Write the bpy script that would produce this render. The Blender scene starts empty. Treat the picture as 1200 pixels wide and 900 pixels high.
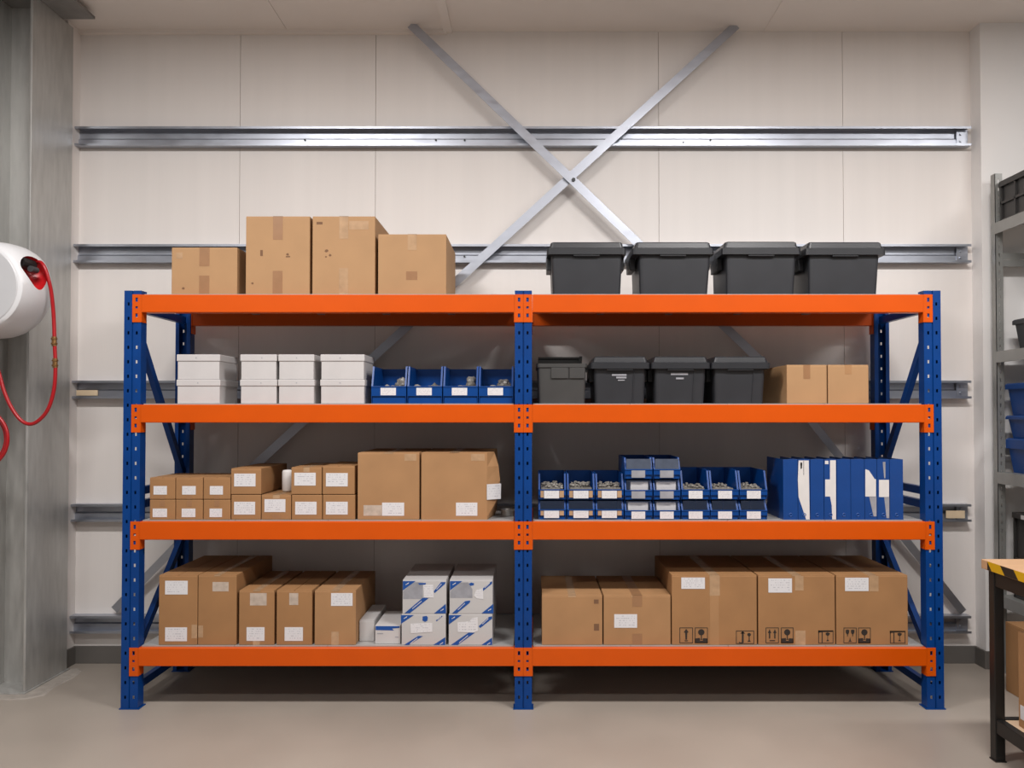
import bpy, bmesh, math, random
from mathutils import Vector, Matrix
random.seed(7)
C = bpy.context.scene.collection

# ------------------------------------------------------------------ camera model
D, FPX, EYE = 4.32, 960.0, 1.5525
PITCH = math.radians(1.06)
VX, VY = 623.0, 484.0
CY = VY - FPX * math.tan(PITCH)

def XZ(px, py, Y):
    """world X, Z of a photograph pixel on the vertical plane at depth Y"""
    x = (px - VX) / FPX; y = -(py - CY) / FPX
    dy = math.cos(PITCH) - y * math.sin(PITCH)
    dz = math.sin(PITCH) + y * math.cos(PITCH)
    t = (Y + D) / dy
    return x * t, EYE + dz * t

def X_(px, py, Y): return XZ(px, py, Y)[0]
def Z_(px, py, Y): return XZ(px, py, Y)[1]
def P(px, py, Y):
    a, b = XZ(px, py, Y); return Vector((a, Y, b))

cam_d = bpy.data.cameras.new('camera'); cam = bpy.data.objects.new('camera', cam_d); C.objects.link(cam)
cam.location = (0, -D, EYE); cam.rotation_euler = (math.pi / 2 + PITCH, 0, 0)
cam_d.sensor_width = 36; cam_d.lens = FPX / 1200 * 36
cam_d.shift_x = (600 - VX) / 1200; cam_d.shift_y = (CY - 450) / 1200
bpy.context.scene.camera = cam

# ------------------------------------------------------------------ materials
def lin(c):
    return tuple(((v / 255) / 12.92 if v / 255 <= .04045 else ((v / 255 + .055) / 1.055) ** 2.4) for v in c) + (1,)

def mat(name, rgb, rough=.5, metal=0, noise=0, nscale=8, bump=0, bscale=200, alpha=1, spec=.5, stretch=None, rnoise=0, coat=0):
    m = bpy.data.materials.new(name); m.use_nodes = True
    nt = m.node_tree; b = nt.nodes['Principled BSDF']
    base = lin(rgb)
    b.inputs['Base Color'].default_value = base
    b.inputs['Roughness'].default_value = rough; b.inputs['Metallic'].default_value = metal
    b.inputs['Specular IOR Level'].default_value = spec
    b.inputs['Alpha'].default_value = alpha
    b.inputs['Coat Weight'].default_value = coat
    tc = nt.nodes.new('ShaderNodeTexCoord')
    src = tc.outputs['Object']
    if stretch:
        mp = nt.nodes.new('ShaderNodeMapping'); mp.inputs['Scale'].default_value = stretch
        nt.links.new(src, mp.inputs['Vector']); src = mp.outputs['Vector']
    if noise or rnoise:
        n = nt.nodes.new('ShaderNodeTexNoise'); n.inputs['Scale'].default_value = nscale
        n.inputs['Detail'].default_value = 5; nt.links.new(src, n.inputs['Vector'])
        if noise:
            r = nt.nodes.new('ShaderNodeValToRGB')
            r.color_ramp.elements[0].position = .3; r.color_ramp.elements[1].position = .7
            r.color_ramp.elements[0].color = tuple(v * (1 - noise) for v in base[:3]) + (1,)
            r.color_ramp.elements[1].color = tuple(min(1, v * (1 + noise)) for v in base[:3]) + (1,)
            nt.links.new(n.outputs['Fac'], r.inputs['Fac']); nt.links.new(r.outputs['Color'], b.inputs['Base Color'])
        if rnoise:
            mr = nt.nodes.new('ShaderNodeMapRange')
            mr.inputs['From Min'].default_value = .3; mr.inputs['From Max'].default_value = .7
            mr.inputs['To Min'].default_value = max(0, rough - rnoise); mr.inputs['To Max'].default_value = min(1, rough + rnoise)
            nt.links.new(n.outputs['Fac'], mr.inputs['Value']); nt.links.new(mr.outputs['Result'], b.inputs['Roughness'])
    if bump:
        n2 = nt.nodes.new('ShaderNodeTexNoise'); n2.inputs['Scale'].default_value = bscale
        nt.links.new(src, n2.inputs['Vector'])
        bp = nt.nodes.new('ShaderNodeBump'); bp.inputs['Strength'].default_value = bump; bp.inputs['Distance'].default_value = .01
        nt.links.new(n2.outputs['Fac'], bp.inputs['Height']); nt.links.new(bp.outputs['Normal'], b.inputs['Normal'])
    return m

M = {}
M['wall'] = mat('wall_panel', (231, 225, 221), .55, noise=.02, nscale=2, bump=.05, bscale=30, stretch=(6, 6, .2))
M['white_wall'] = mat('white_wall', (233, 230, 228), .6, noise=.02, nscale=3)
M['ceiling'] = mat('ceiling_panel', (234, 226, 220), .6, noise=.02, nscale=2)
M['seam'] = mat('panel_seam', (170, 158, 148), .8)
M['floor'] = mat('floor_concrete', (152, 142, 132), .38, noise=.07, nscale=1.6, rnoise=.1, bump=.03, bscale=60)
M['base'] = mat('baseboard_grey', (98, 94, 90), .6, noise=.05, nscale=6)
M['galv'] = mat('galvanised_steel', (176, 180, 190), .36, metal=.85, noise=.05, nscale=9, rnoise=.06, stretch=(1, 3, 3))
M['column'] = mat('galvanised_column', (184, 183, 180), .45, metal=.6, noise=.12, nscale=9, rnoise=.08, stretch=(3, 3, .6))
M['rafter'] = mat('rafter_steel', (140, 138, 136), .5, metal=.5, noise=.1, nscale=9)
M['blue'] = mat('blue_powder_coat', (0, 55, 120), .38, noise=.08, nscale=10, spec=.3)
M['orange'] = mat('orange_powder_coat', (200, 78, 0), .36, noise=.03, nscale=6, spec=.3)
M['deck'] = mat('grey_steel_deck', (170, 168, 166), .45, metal=.3, noise=.05, nscale=10)
M['card'] = mat('cardboard', (158, 118, 79), .75, noise=.06, nscale=7, bump=.04, bscale=300)
M['card2'] = mat('cardboard_dark', (150, 109, 69), .75, noise=.07, nscale=6, bump=.04, bscale=300)
M['card3'] = mat('cardboard_pale', (165, 128, 90), .75, noise=.04, nscale=7, bump=.04, bscale=300)
M['tape'] = mat('brown_packing_tape', (146, 108, 76), .32, noise=.05, nscale=20)
M['cleartape'] = mat('clear_packing_tape', (170, 138, 106), .25, noise=.12, nscale=25)
M['whitetape'] = mat('white_worn_tape', (178, 162, 148), .4, noise=.14, nscale=40)
M['print'] = mat('black_print', (38, 30, 24), .7)
M['scuff'] = mat('brown_scuff', (112, 80, 56), .8, noise=.1, nscale=40)
M['wbox'] = mat('white_carton', (187, 183, 182), .65, noise=.05, nscale=6, bump=.03, bscale=200)
M['black'] = mat('black_plastic', (42, 43, 47), .42, noise=.08, nscale=10, bump=.03, bscale=400)
M['blacklid'] = mat('black_lid_plastic', (35, 36, 40), .4, noise=.08, nscale=10, bump=.03, bscale=400)
M['greytote'] = mat('dark_grey_plastic', (60, 59, 58), .45, noise=.08, nscale=10)
M['bin'] = mat('blue_bin_plastic', (0, 58, 124), .38, noise=.05, nscale=8, spec=.3)
M['window'] = mat('clear_bin_window', (110, 126, 160), .3, alpha=.07)
M['greywindow'] = mat('frosted_bin_window', (84, 92, 108), .35, alpha=.75, noise=.1, nscale=30)
M['parts'] = mat('bagged_parts', (126, 121, 114), .4, noise=.35, nscale=60)
M['paper'] = mat('white_paper', (204, 200, 198), .7, noise=.03, nscale=20)
M['cream'] = mat('cream_patch', (228, 205, 172), .6, noise=.05, nscale=20)
M['binder'] = mat('binder_blue', (0, 58, 124), .42, noise=.05, nscale=12)
M['pages'] = mat('paper_block', (205, 190, 170), .8, noise=.12, nscale=40, stretch=(20, 1, 1))
M['silver'] = mat('silver_carton', (182, 179, 178), .42, noise=.04, nscale=5)
M['bluprint'] = mat('blue_print', (14, 70, 142), .5)
M['grprint'] = mat('grey_print', (142, 142, 148), .45, noise=.15, nscale=18)
M['steelgrey'] = mat('grey_shelving_steel', (150, 150, 147), .42, metal=.45, noise=.05, nscale=8)
M['dkgrey'] = mat('dark_grey_steel', (58, 60, 62), .5, noise=.08, nscale=8)
M['crate'] = mat('black_crate_plastic', (46, 44, 43), .45, noise=.06, nscale=9)
M['blackmetal'] = mat('black_steel', (34, 33, 32), .4, metal=.2, noise=.1, nscale=9)
M['wood'] = mat('beech_worktop', (190, 152, 116), .45, noise=.08, nscale=5, stretch=(1, 8, 8))
M['shelfwood'] = mat('pale_shelf_board', (208, 180, 150), .5, noise=.06, nscale=5, stretch=(8, 1, 8))
M['reel'] = mat('white_reel_plastic', (205, 205, 207), .35, noise=.02, nscale=8)
M['reelface'] = mat('grey_reel_face', (184, 184, 186), .42, noise=.02, nscale=8)
M['red'] = mat('red_plastic', (178, 24, 30), .35, noise=.05, nscale=10)
M['hose'] = mat('red_rubber_hose', (158, 14, 22), .35, noise=.05, nscale=20)
M['dark'] = mat('dark_cavity', (18, 16, 16), .6)
M['brass'] = mat('brass_fitting', (150, 112, 70), .35, metal=.8, noise=.1, nscale=40)
M['tin'] = mat('pale_tin', (196, 192, 186), .35, metal=.5, noise=.05, nscale=20)
M['grout'] = mat('grout_pad', (150, 142, 134), .85, noise=.12, nscale=20, bump=.25, bscale=30)

def label_mat():
    """white shipping label with rows of small unreadable grey print"""
    m = bpy.data.materials.new('shipping_label'); m.use_nodes = True
    nt = m.node_tree; b = nt.nodes['Principled BSDF']; N = nt.nodes.new; L = nt.links.new
    b.inputs['Roughness'].default_value = .55
    tc = N('ShaderNodeTexCoord'); sp = N('ShaderNodeSeparateXYZ'); L(tc.outputs['Generated'], sp.inputs[0])
    def math_(op, a, bb):
        n = N('ShaderNodeMath'); n.operation = op
        for i, v in enumerate((a, bb)):
            if isinstance(v, (int, float)): n.inputs[i].default_value = v
            else: L(v, n.inputs[i])
        return n.outputs[0]
    zz = math_('MULTIPLY', sp.outputs['Z'], 6.0)
    row = math_('LESS_THAN', math_('FRACT', zz, 0), .38)
    cx = N('ShaderNodeCombineXYZ'); L(math_('MULTIPLY', sp.outputs['X'], 14), cx.inputs[0]); L(math_('MULTIPLY', math_('FLOOR', zz, 0), 5.3), cx.inputs[2])
    oi = N('ShaderNodeObjectInfo'); L(math_('MULTIPLY', oi.outputs['Random'], 40), cx.inputs[1])
    no = N('ShaderNodeTexNoise'); no.inputs['Scale'].default_value = 1.2; L(cx.outputs[0], no.inputs['Vector'])
    on = math_('GREATER_THAN', no.outputs['Fac'], .53)
    inx = math_('MULTIPLY', math_('GREATER_THAN', sp.outputs['X'], .09), math_('LESS_THAN', sp.outputs['X'], .9))
    inz = math_('MULTIPLY', math_('GREATER_THAN', sp.outputs['Z'], .1), math_('LESS_THAN', sp.outputs['Z'], .93))
    f = math_('MULTIPLY', math_('MULTIPLY', row, on), math_('MULTIPLY', inx, inz))
    mx = N('ShaderNodeMixRGB'); L(f, mx.inputs['Fac'])
    mx.inputs['Color1'].default_value = lin((208, 206, 208)); mx.inputs['Color2'].default_value = lin((178, 176, 181))
    L(mx.outputs['Color'], b.inputs['Base Color'])
    return m
M['label'] = label_mat()

def hazard_mat():
    m = bpy.data.materials.new('hazard_tape'); m.use_nodes = True
    nt = m.node_tree; b = nt.nodes['Principled BSDF']; N = nt.nodes.new; L = nt.links.new
    b.inputs['Roughness'].default_value = .4
    tc = N('ShaderNodeTexCoord'); sp = N('ShaderNodeSeparateXYZ'); L(tc.outputs['Object'], sp.inputs[0])
    def math_(op, a, bb):
        n = N('ShaderNodeMath'); n.operation = op
        for i, v in enumerate((a, bb)):
            if isinstance(v, (int, float)): n.inputs[i].default_value = v
            else: L(v, n.inputs[i])
        return n.outputs[0]
    u = math_('ADD', sp.outputs['Y'], math_('MULTIPLY', sp.outputs['Z'], -.9))
    fr = math_('FRACT', math_('ADD', math_('MULTIPLY', u, 5.0), HZ_PHASE), 0)
    k = math_('GREATER_THAN', fr, .5)
    mx = N('ShaderNodeMixRGB'); L(k, mx.inputs['Fac'])
    mx.inputs['Color1'].default_value = lin((206, 160, 14)); mx.inputs['Color2'].default_value = lin((36, 32, 28))
    L(mx.outputs['Color'], b.inputs['Base Color'])
    return m
HZ_PHASE = 0.15
M['hazard'] = hazard_mat()

# ------------------------------------------------------------------ mesh helpers
class MB:
    def __init__(s): s.bm = bmesh.new()
    def box(s, x0, x1, y0, y1, z0, z1, bev=0):
        t = bmesh.new() if bev else s.bm
        v = [t.verts.new((x, y, z)) for x in (x0, x1) for y in (y0, y1) for z in (z0, z1)]
        for f in ((0, 1, 3, 2), (4, 6, 7, 5), (0, 4, 5, 1), (2, 3, 7, 6), (0, 2, 6, 4), (1, 5, 7, 3)):
            t.faces.new([v[i] for i in f])
        if bev:
            bmesh.ops.bevel(t, geom=t.edges[:], offset=bev, segments=2, profile=.6, affect='EDGES')
            s.merge(t)
        return s
    def merge(s, t):
        mp = {}
        for v in t.verts: mp[v] = s.bm.verts.new(v.co)
        for f in t.faces:
            try: s.bm.faces.new([mp[v] for v in f.verts])
            except ValueError: pass
        t.free()
    def prism(s, pts, axis, a, b):
        """polygon in the plane across axis, extruded from a to b"""
        def mk(p, t):
            return {'x': (t, p[0], p[1]), 'y': (p[0], t, p[1]), 'z': (p[0], p[1], t)}[axis]
        A = [s.bm.verts.new(mk(p, a)) for p in pts]; B = [s.bm.verts.new(mk(p, b)) for p in pts]
        n = len(pts)
        s.bm.faces.new(A); s.bm.faces.new(B[::-1])
        for i in range(n): s.bm.faces.new((A[i], B[i], B[(i + 1) % n], A[(i + 1) % n]))
        return s
    def loft(s, rings, cap0=True, cap1=True):
        R = [[s.bm.verts.new(p) for p in r] for r in rings]
        n = len(R[0])
        for a, b in zip(R, R[1:]):
            for i in range(n): s.bm.faces.new((a[i], a[(i + 1) % n], b[(i + 1) % n], b[i]))
        if cap0: s.bm.faces.new(R[0][::-1])
        if cap1: s.bm.faces.new(R[-1])
        return s
    def cyl(s, p, q, r, n=16, r2=None):
        p, q = Vector(p), Vector(q); d = (q - p).normalized()
        u = d.orthogonal().normalized(); w = d.cross(u)
        r2 = r if r2 is None else r2
        ring = lambda c, rr: [c + (u * math.cos(2 * math.pi * i / n) + w * math.sin(2 * math.pi * i / n)) * rr for i in range(n)]
        return s.loft([ring(p, r), ring(q, r2)])
    def bar(s, p, q, wid, thk, nrm=(0, -1, 0)):
        """flat bar from p to q, wid across, thk along nrm"""
        p, q, nrm = Vector(p), Vector(q), Vector(nrm)
        d = (q - p).normalized(); u = d.cross(nrm).normalized() * wid / 2; n = nrm.normalized() * thk
        return s.loft([[c + u, c - u, c - u + n, c + u + n] for c in (p, q)])
    def tube(s, pts, r, n=10, sub=8):
        # Catmull-Rom through pts
        pts = [Vector(p) for p in pts]; out = []
        ext = [pts[0] * 2 - pts[1]] + pts + [pts[-1] * 2 - pts[-2]]
        for i in range(1, len(ext) - 2):
            a, b, c, d = ext[i - 1:i + 3]
            for k in range(sub):
                t = k / sub
                out.append(.5 * ((2 * b) + (c - a) * t + (2 * a - 5 * b + 4 * c - d) * t * t + (-a + 3 * b - 3 * c + d) * t ** 3))
        out.append(pts[-1])
        rings = []; u = None
        for i, c in enumerate(out):
            d = (out[min(i + 1, len(out) - 1)] - out[max(i - 1, 0)]).normalized()
            u = d.orthogonal().normalized() if u is None else (u - d * u.dot(d)).normalized()
            w = d.cross(u)
            rings.append([c + (u * math.cos(2 * math.pi * k / n) + w * math.sin(2 * math.pi * k / n)) * r for k in range(n)])
        return s.loft(rings)
    def plate(s, xs, zs, holes, y0, y1):
        """flat plate in XZ made of a grid with real holes cut through"""
        nx, nz = len(xs) - 1, len(zs) - 1
        F = {}; B = {}
        def g(dct, i, k, y):
            if (i, k) not in dct: dct[(i, k)] = s.bm.verts.new((xs[i], y, zs[k]))
            return dct[(i, k)]
        solid = lambda i, k: 0 <= i < nx and 0 <= k < nz and (i, k) not in holes
        for i in range(nx):
            for k in range(nz):
                if not solid(i, k): continue
                s.bm.faces.new([g(F, *t, y0) for t in ((i, k), (i + 1, k), (i + 1, k + 1), (i, k + 1))])
                s.bm.faces.new([g(B, *t, y1) for t in ((i, k), (i, k + 1), (i + 1, k + 1), (i + 1, k))])
                for (di, dk, a, b) in ((-1, 0, (i, k + 1), (i, k)), (1, 0, (i + 1, k), (i + 1, k + 1)), (0, -1, (i, k), (i + 1, k)), (0, 1, (i + 1, k + 1), (i, k + 1))):
                    if not solid(i + di, k + dk):
                        s.bm.faces.new((g(F, *a, y0), g(B, *a, y1), g(B, *b, y1), g(F, *b, y0)))
        return s
    def build(s, name, m, parent=None, smooth=False, loc=None):
        bm = s.bm
        bmesh.ops.recalc_face_normals(bm, faces=bm.faces[:])
        if parent is not None:
            o = parent.get('_org'); off = Vector(o)
        elif loc is not None: off = Vector(loc)
        else:
            xs = [v.co for v in bm.verts]
            off = Vector(((min(c.x for c in xs) + max(c.x for c in xs)) / 2, (min(c.y for c in xs) + max(c.y for c in xs)) / 2, min(c.z for c in xs)))
        for v in bm.verts: v.co -= off
        me = bpy.data.meshes.new(name); bm.to_mesh(me); bm.free()
        if smooth:
            for p in me.polygons: p.use_smooth = True
        for mm in (m if isinstance(m, (list, tuple)) else [m]): me.materials.append(mm)
        ob = bpy.data.objects.new(name, me); C.objects.link(ob)
        if parent is not None: ob.parent = parent
        else: ob.location = off
        ob['_org'] = tuple(off)
        return ob

def tag(o, label=None, cat=None, group=None, kind=None):
    if label: o['label'] = label
    if cat: o['category'] = cat
    if group: o['group'] = group
    if kind: o['kind'] = kind
    return o
def thing(name, loc, label, cat, group=None, kind=None):
    o = bpy.data.objects.new(name, None); C.objects.link(o); o.location = loc; o['_org'] = tuple(loc)
    o.empty_display_size = .05
    return tag(o, label, cat, group, kind)
def rrect(x0, x1, y0, y1, z, r, n=4):
    pts = []
    for cx, cy, a0 in ((x1 - r, y1 - r, 0), (x0 + r, y1 - r, 90), (x0 + r, y0 + r, 180), (x1 - r, y0 + r, 270)):
        for k in range(n + 1):
            a = math.radians(a0 + 90 * k / n); pts.append(Vector((cx + r * math.cos(a), cy + r * math.sin(a), z)))
    return pts

# ------------------------------------------------------------------ the room
YW = .80                                      # back wall face
ZC = Z_(620, 37, YW)                          # ceiling height
XL = -2.84; XR = X_(1140, 400, YW); YR = .684 # left return, right pier
S = lambda o: tag(o, kind='structure')
S(MB().box(-5.5, 5.5, -7, 1.1, -.1, 0).build('floor', M['floor']))
m = MB(); xs = [-5.5, -1.535, 5.5]
for a, b in zip(xs, xs[1:]): m.box(a + .0015, b - .0015, -7, 1.1, ZC, ZC + .1)
S(m.build('ceiling', M['ceiling']))
seams = [X_(p, 200, YW) for p in (281, 440, 772, 988)]
xs = [XL - .1] + seams + [XR + .1]
m = MB()
for a, b in zip(xs, xs[1:]): m.box(a + .0014, b - .0014, YW, YW + .1, 0, ZC)
S(m.build('wall_back', M['wall']))
S(MB().box(XL - .1, XR + .1, YW + .006, YW + .09, .001, ZC - .001).build('trim_1', M['seam']))
S(MB().box(-5.5, XL, .66, YW + .1, 0, ZC).build('wall_left', M['wall']))
S(MB().box(XR, 5.5, YR, YW + .1, 0, ZC).build('wall_right', M['white_wall']))
# wall head trim, ceiling joint cover
S(MB().box(XL, X_(524, 36, YW), YW - .03, YW, ZC - .022, ZC).build('trim_2', M['ceiling']))
S(MB().box(-.555, -.50, -7, YW, ZC - .012, ZC).build('trim_3', M['ceiling']))
S(MB().box(1.46, 1.463, -7, YW, ZC - .004, ZC).build('trim_4', M['ceiling']))
HB = .108
S(MB().box(XL, XR, YW - .014, YW, 0, HB, .003).build('baseboard_back', M['base']))
S(MB().box(XL, XL + .014, .662, YW - .014, 0, HB, .003).build('baseboard_left', M['base']))
S(MB().box(XR - .014, XR, YR - .014, YW - .014, 0, HB, .003).build('baseboard_right', M['base']))
S(MB().box(XR, 5.4, YR - .014, YR, 0, HB, .003).build('baseboard_pier', M['base']))

# ------------------------------------------------------------------ galvanised wall rails
rail_names = ['uppermost galvanised wall rail crossing behind the brace crossing',
              'galvanised wall rail level with the boxes and black totes on the top shelf',
              'galvanised wall rail behind the second shelf with a small cream patch at its left end',
              'galvanised wall rail behind the third shelf with a small white patch at its right end',
              'lowest galvanised wall rail just above the dark skirting']
rail_y = [(148, 170.5), (286, 307.5), (446, 467), (591, 611.5), (722, 742.5)]
YRF = YW - .062
for i, (ya, yb) in enumerate(rail_y):
    zt, zb = Z_(623, ya, YRF), Z_(623, yb, YRF)
    x0 = XL; x1 = X_(1138.5, (ya + yb) / 2, YRF)
    h = zt - zb; t = .0028
    prof = [(YRF, zt - .014), (YRF, zt), (YW, zt), (YW, zt - h * .5), (YW - .012, zt - h * .56), (YW - .012, zb), (YRF, zb), (YRF, zb + .014)]
    m = MB()
    outer = prof; inner = [(YRF + t, zt - .014), (YRF + t, zt - t), (YW - t, zt - t), (YW - t, zt - h * .5 + .002), (YW - .012 - t, zt - h * .56), (YW - .012 - t, zb + t), (YRF + t, zb + t), (YRF + t, zb + .014)]
    n = len(prof)
    for k in range(n - 1):
        m.prism([outer[k], outer[k + 1], inner[k + 1], inner[k]], 'x', x0, x1)
    r = thing('wall_rail', ((x0 + x1) / 2, YW, zb), rail_names[i], 'rail', 'galvanised wall rails')
    m.build('channel', M['galv'], r)
    for xx, sgn in ((x1 - .002, -1),):            # end cleat: small angle plate with bolts
        c = MB(); c.box(xx, xx + sgn * .07, YW - .022, YW - .016, zb + .008, zt - .008)
        for zz in (.32, .68): c.cyl((xx + sgn * .045, YW - .022, zb + h * zz), (xx + sgn * .045, YW - .03, zb + h * zz), .007, 8)
        c.build('end_cleat', M['galv'], r)
    c = MB()
    for xx in (-1.42, -.6, -.42, .95, 1.12):
        zz = zb + h * (.28 if int(xx * 100) % 2 else .4)
        c.cyl((xx, YW - .010, zz), (xx, YW - .022, zz), .006, 8)
    c.build('bolt_heads', M['dkgrey'], r)
    if i == 2:  # small raised cream patch near the left end
        a = X_(86, 460, YRF); b = X_(111, 460, YRF)
        tag(MB().box(a, b, YW - .03, YW - .022, Z_(90, 463.5, YRF), Z_(90, 457, YRF), .001).build('pale_patch', M['cream'], r), 'cream patch')
    if i == 3:  # small raised pale patch near the right end
        a = X_(1111, 603, YRF); b = X_(1133, 603, YRF)
        tag(MB().box(a, b, YW - .04, YW - .031, Z_(1120, 608, YRF), Z_(1120, 599, YRF), .001).build('pale_patch', M['cream'], r), 'white patch')

# ------------------------------------------------------------------ cross bracing on the wall
def brace(p0, p1, Y, w, label, bolt=None, fl=.007, Y1=None):
    a, b = P(*p0, Y), P(*p1, Y if Y1 is None else Y1)
    t = thing('cross_brace_bar', tuple((a + b) / 2), label, 'brace', 'galvanised cross braces')
    d = (b - a).normalized(); u = d.cross(Vector((0, -1, 0))).normalized()
    if u.z < 0: u = -u
    m = MB(); m.bar(a, b, w, .004)
    if fl: m.bar(a + u * w / 2 + Vector((0, fl, 0)), b + u * w / 2 + Vector((0, fl, 0)), .014, .004, tuple(u))
    m.build('flat_bar', M['galv'], t)
    if bolt:
        q = P(*bolt, Y)
        c = MB(); c.cyl(q + Vector((0, -.004, 0)), q + Vector((0, -.016, 0)), .012, 6); c.build('bolt_head', M['dkgrey'], t)
    return t
brace((481, 29), (899, 431), .702, .05, 'galvanised brace running from the ceiling down right behind the black totes', (672, 211))
brace((863, 30), (290, 554), .722, .05, 'galvanised brace running from the ceiling down left behind the brown boxes')
brace((908, 440), (1128.5, 717.3), .70, .048, 'galvanised brace sloping behind the blue binders down to the lowest rail at right', fl=None, Y1=.755)
brace((283, 561), (134, 714.6), .70, .048, 'galvanised brace sloping behind the small labelled boxes to the lowest rail at left', fl=None, Y1=.755)

# ------------------------------------------------------------------ steel column and rafter at the left
XC = -2.80
col = thing('steel_column', (-2.91, .41, 0), 'tall galvanised steel column beside the hose reel', 'column')
MB().box(XC - .014, XC, .237, .645, .012, ZC - .05, .003).build('right_flange', M['column'], col)
MB().box(-3.035, -3.021, .237, .645, .012, ZC - .05, .003).build('left_flange', M['column'], col)
MB().box(-3.021, XC - .014, .40, .412, .012, ZC - .05).build('web', M['column'], col)
MB().box(-3.08, XC + .012, .215, .655, .0, .012, .002).build('base_plate', M['column'], col)
m = MB()
m.box(-3.2, -2.61, -2.5, .535, ZC - .05, ZC - .034); m.box(-2.93, -2.915, -2.5, .535, ZC - .034, ZC - .0005)
tag(m.build('steel_rafter', M['rafter']), 'dark steel rafter flange under the ceiling above the galvanised column', 'rafter')
# grout bed round the column foot
m = MB(); pts = []
for k in range(28):
    a = 2 * math.pi * k / 28
    ca, sa = math.cos(a), math.sin(a)
    rx = .26 / max(abs(ca), abs(sa)) * (1 + random.uniform(-.05, .06)); ry = .3 / max(abs(ca), abs(sa)) * (1 + random.uniform(-.05, .06))
    pts.append((-2.95 + rx * ca, .42 + ry * sa * .9))
m.loft([[Vector((x, y, 0.0)) for x, y in pts], [Vector((-2.95 + (x + 2.95) * .97, .42 + (y - .42) * .97, .004)) for x, y in pts]])
S(m.build('trim_5', M['grout']))

# ------------------------------------------------------------------ the racking
PW, PD = .090, .062
posts_x = [X_(154.5, 484, 0), X_(613.3, 484, 0), X_(1093.5, 484, 0)]
YB = .625                                     # front of the rear uprights
ZTOP = Z_(613, 340.5, 0)
beam_top = [Z_(623, y, 0) for y in (345.3, 474.2, 611.3, 759.2)]
BH = .095
rack = thing('storage_rack', (posts_x[1], .34, 0), 'long two-bay storage rack with blue uprights and orange beams', 'storage rack')

def upright(xc, yf, rear=False):
    x0 = xc - PW / 2
    s = -1 if rear else 1
    yf2 = yf + (PD if rear else 0)
    pr = [(.0, .02 + .0), (.0, .0)]
    prof = [(.022, PD), (0, PD), (0, 0), (.018, 0), (.028, 0), (.041, 0), (.043, .006), (.047, .006), (.049, 0), (.062, 0), (.072, 0), (PW, 0), (PW, PD), (PW - .022, PD)]
    hole = {3, 9}
    zs = [0.005]; hz = []
    z = .055
    while z < ZTOP - .03:
        zs += [z, z + .017]; hz += [len(zs) - 2]; z += .0765
    zs.append(ZTOP)
    m = MB(); V = [[m.bm.verts.new((x0 + a, yf2 + s * b, zz)) for zz in zs] for a, b in prof]
    for i in range(len(prof) - 1):
        for k in range(len(zs) - 1):
            if i in hole and k in hz: continue
            m.bm.faces.new((V[i][k], V[i + 1][k], V[i + 1][k + 1], V[i][k + 1]))
    o = m.build('upright', M['blue'], rack)
    # make it a folded sheet of real thickness
    md = o.modifiers.new('sheet', 'SOLIDIFY'); md.thickness = .0024; md.offset = -1
    f = MB(); f.box(x0 - .008, x0 + PW + .008, yf - .004, yf + PD + .012, 0, .005, .001)
    f.build('foot_plate', M['blue'], o)
    return o
for xc in posts_x:
    upright(xc, 0.0); upright(xc, YB, True)

def frame_bracing(xc):
    """the side frame: horizontals and diagonals between front and rear upright"""
    y0, y1 = PD - .008, YB + .008
    m = lambda n, ya, za, yb, zb: MB().bar((xc, ya, za), (xc, yb, zb), .042, .03, (-1, 0, 0)).build(n, M['blue'], rack)
    for z in (beam_top[0] - .065, 1.135, 1.062, .10): m('horizontal_brace', y0, z, y1, z)
    m('diagonal_brace', y0, 2.00, y1, 1.19)
    m('diagonal_brace', y1, .80, y0, .27)
for xc in posts_x: frame_bracing(xc + .015)

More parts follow.
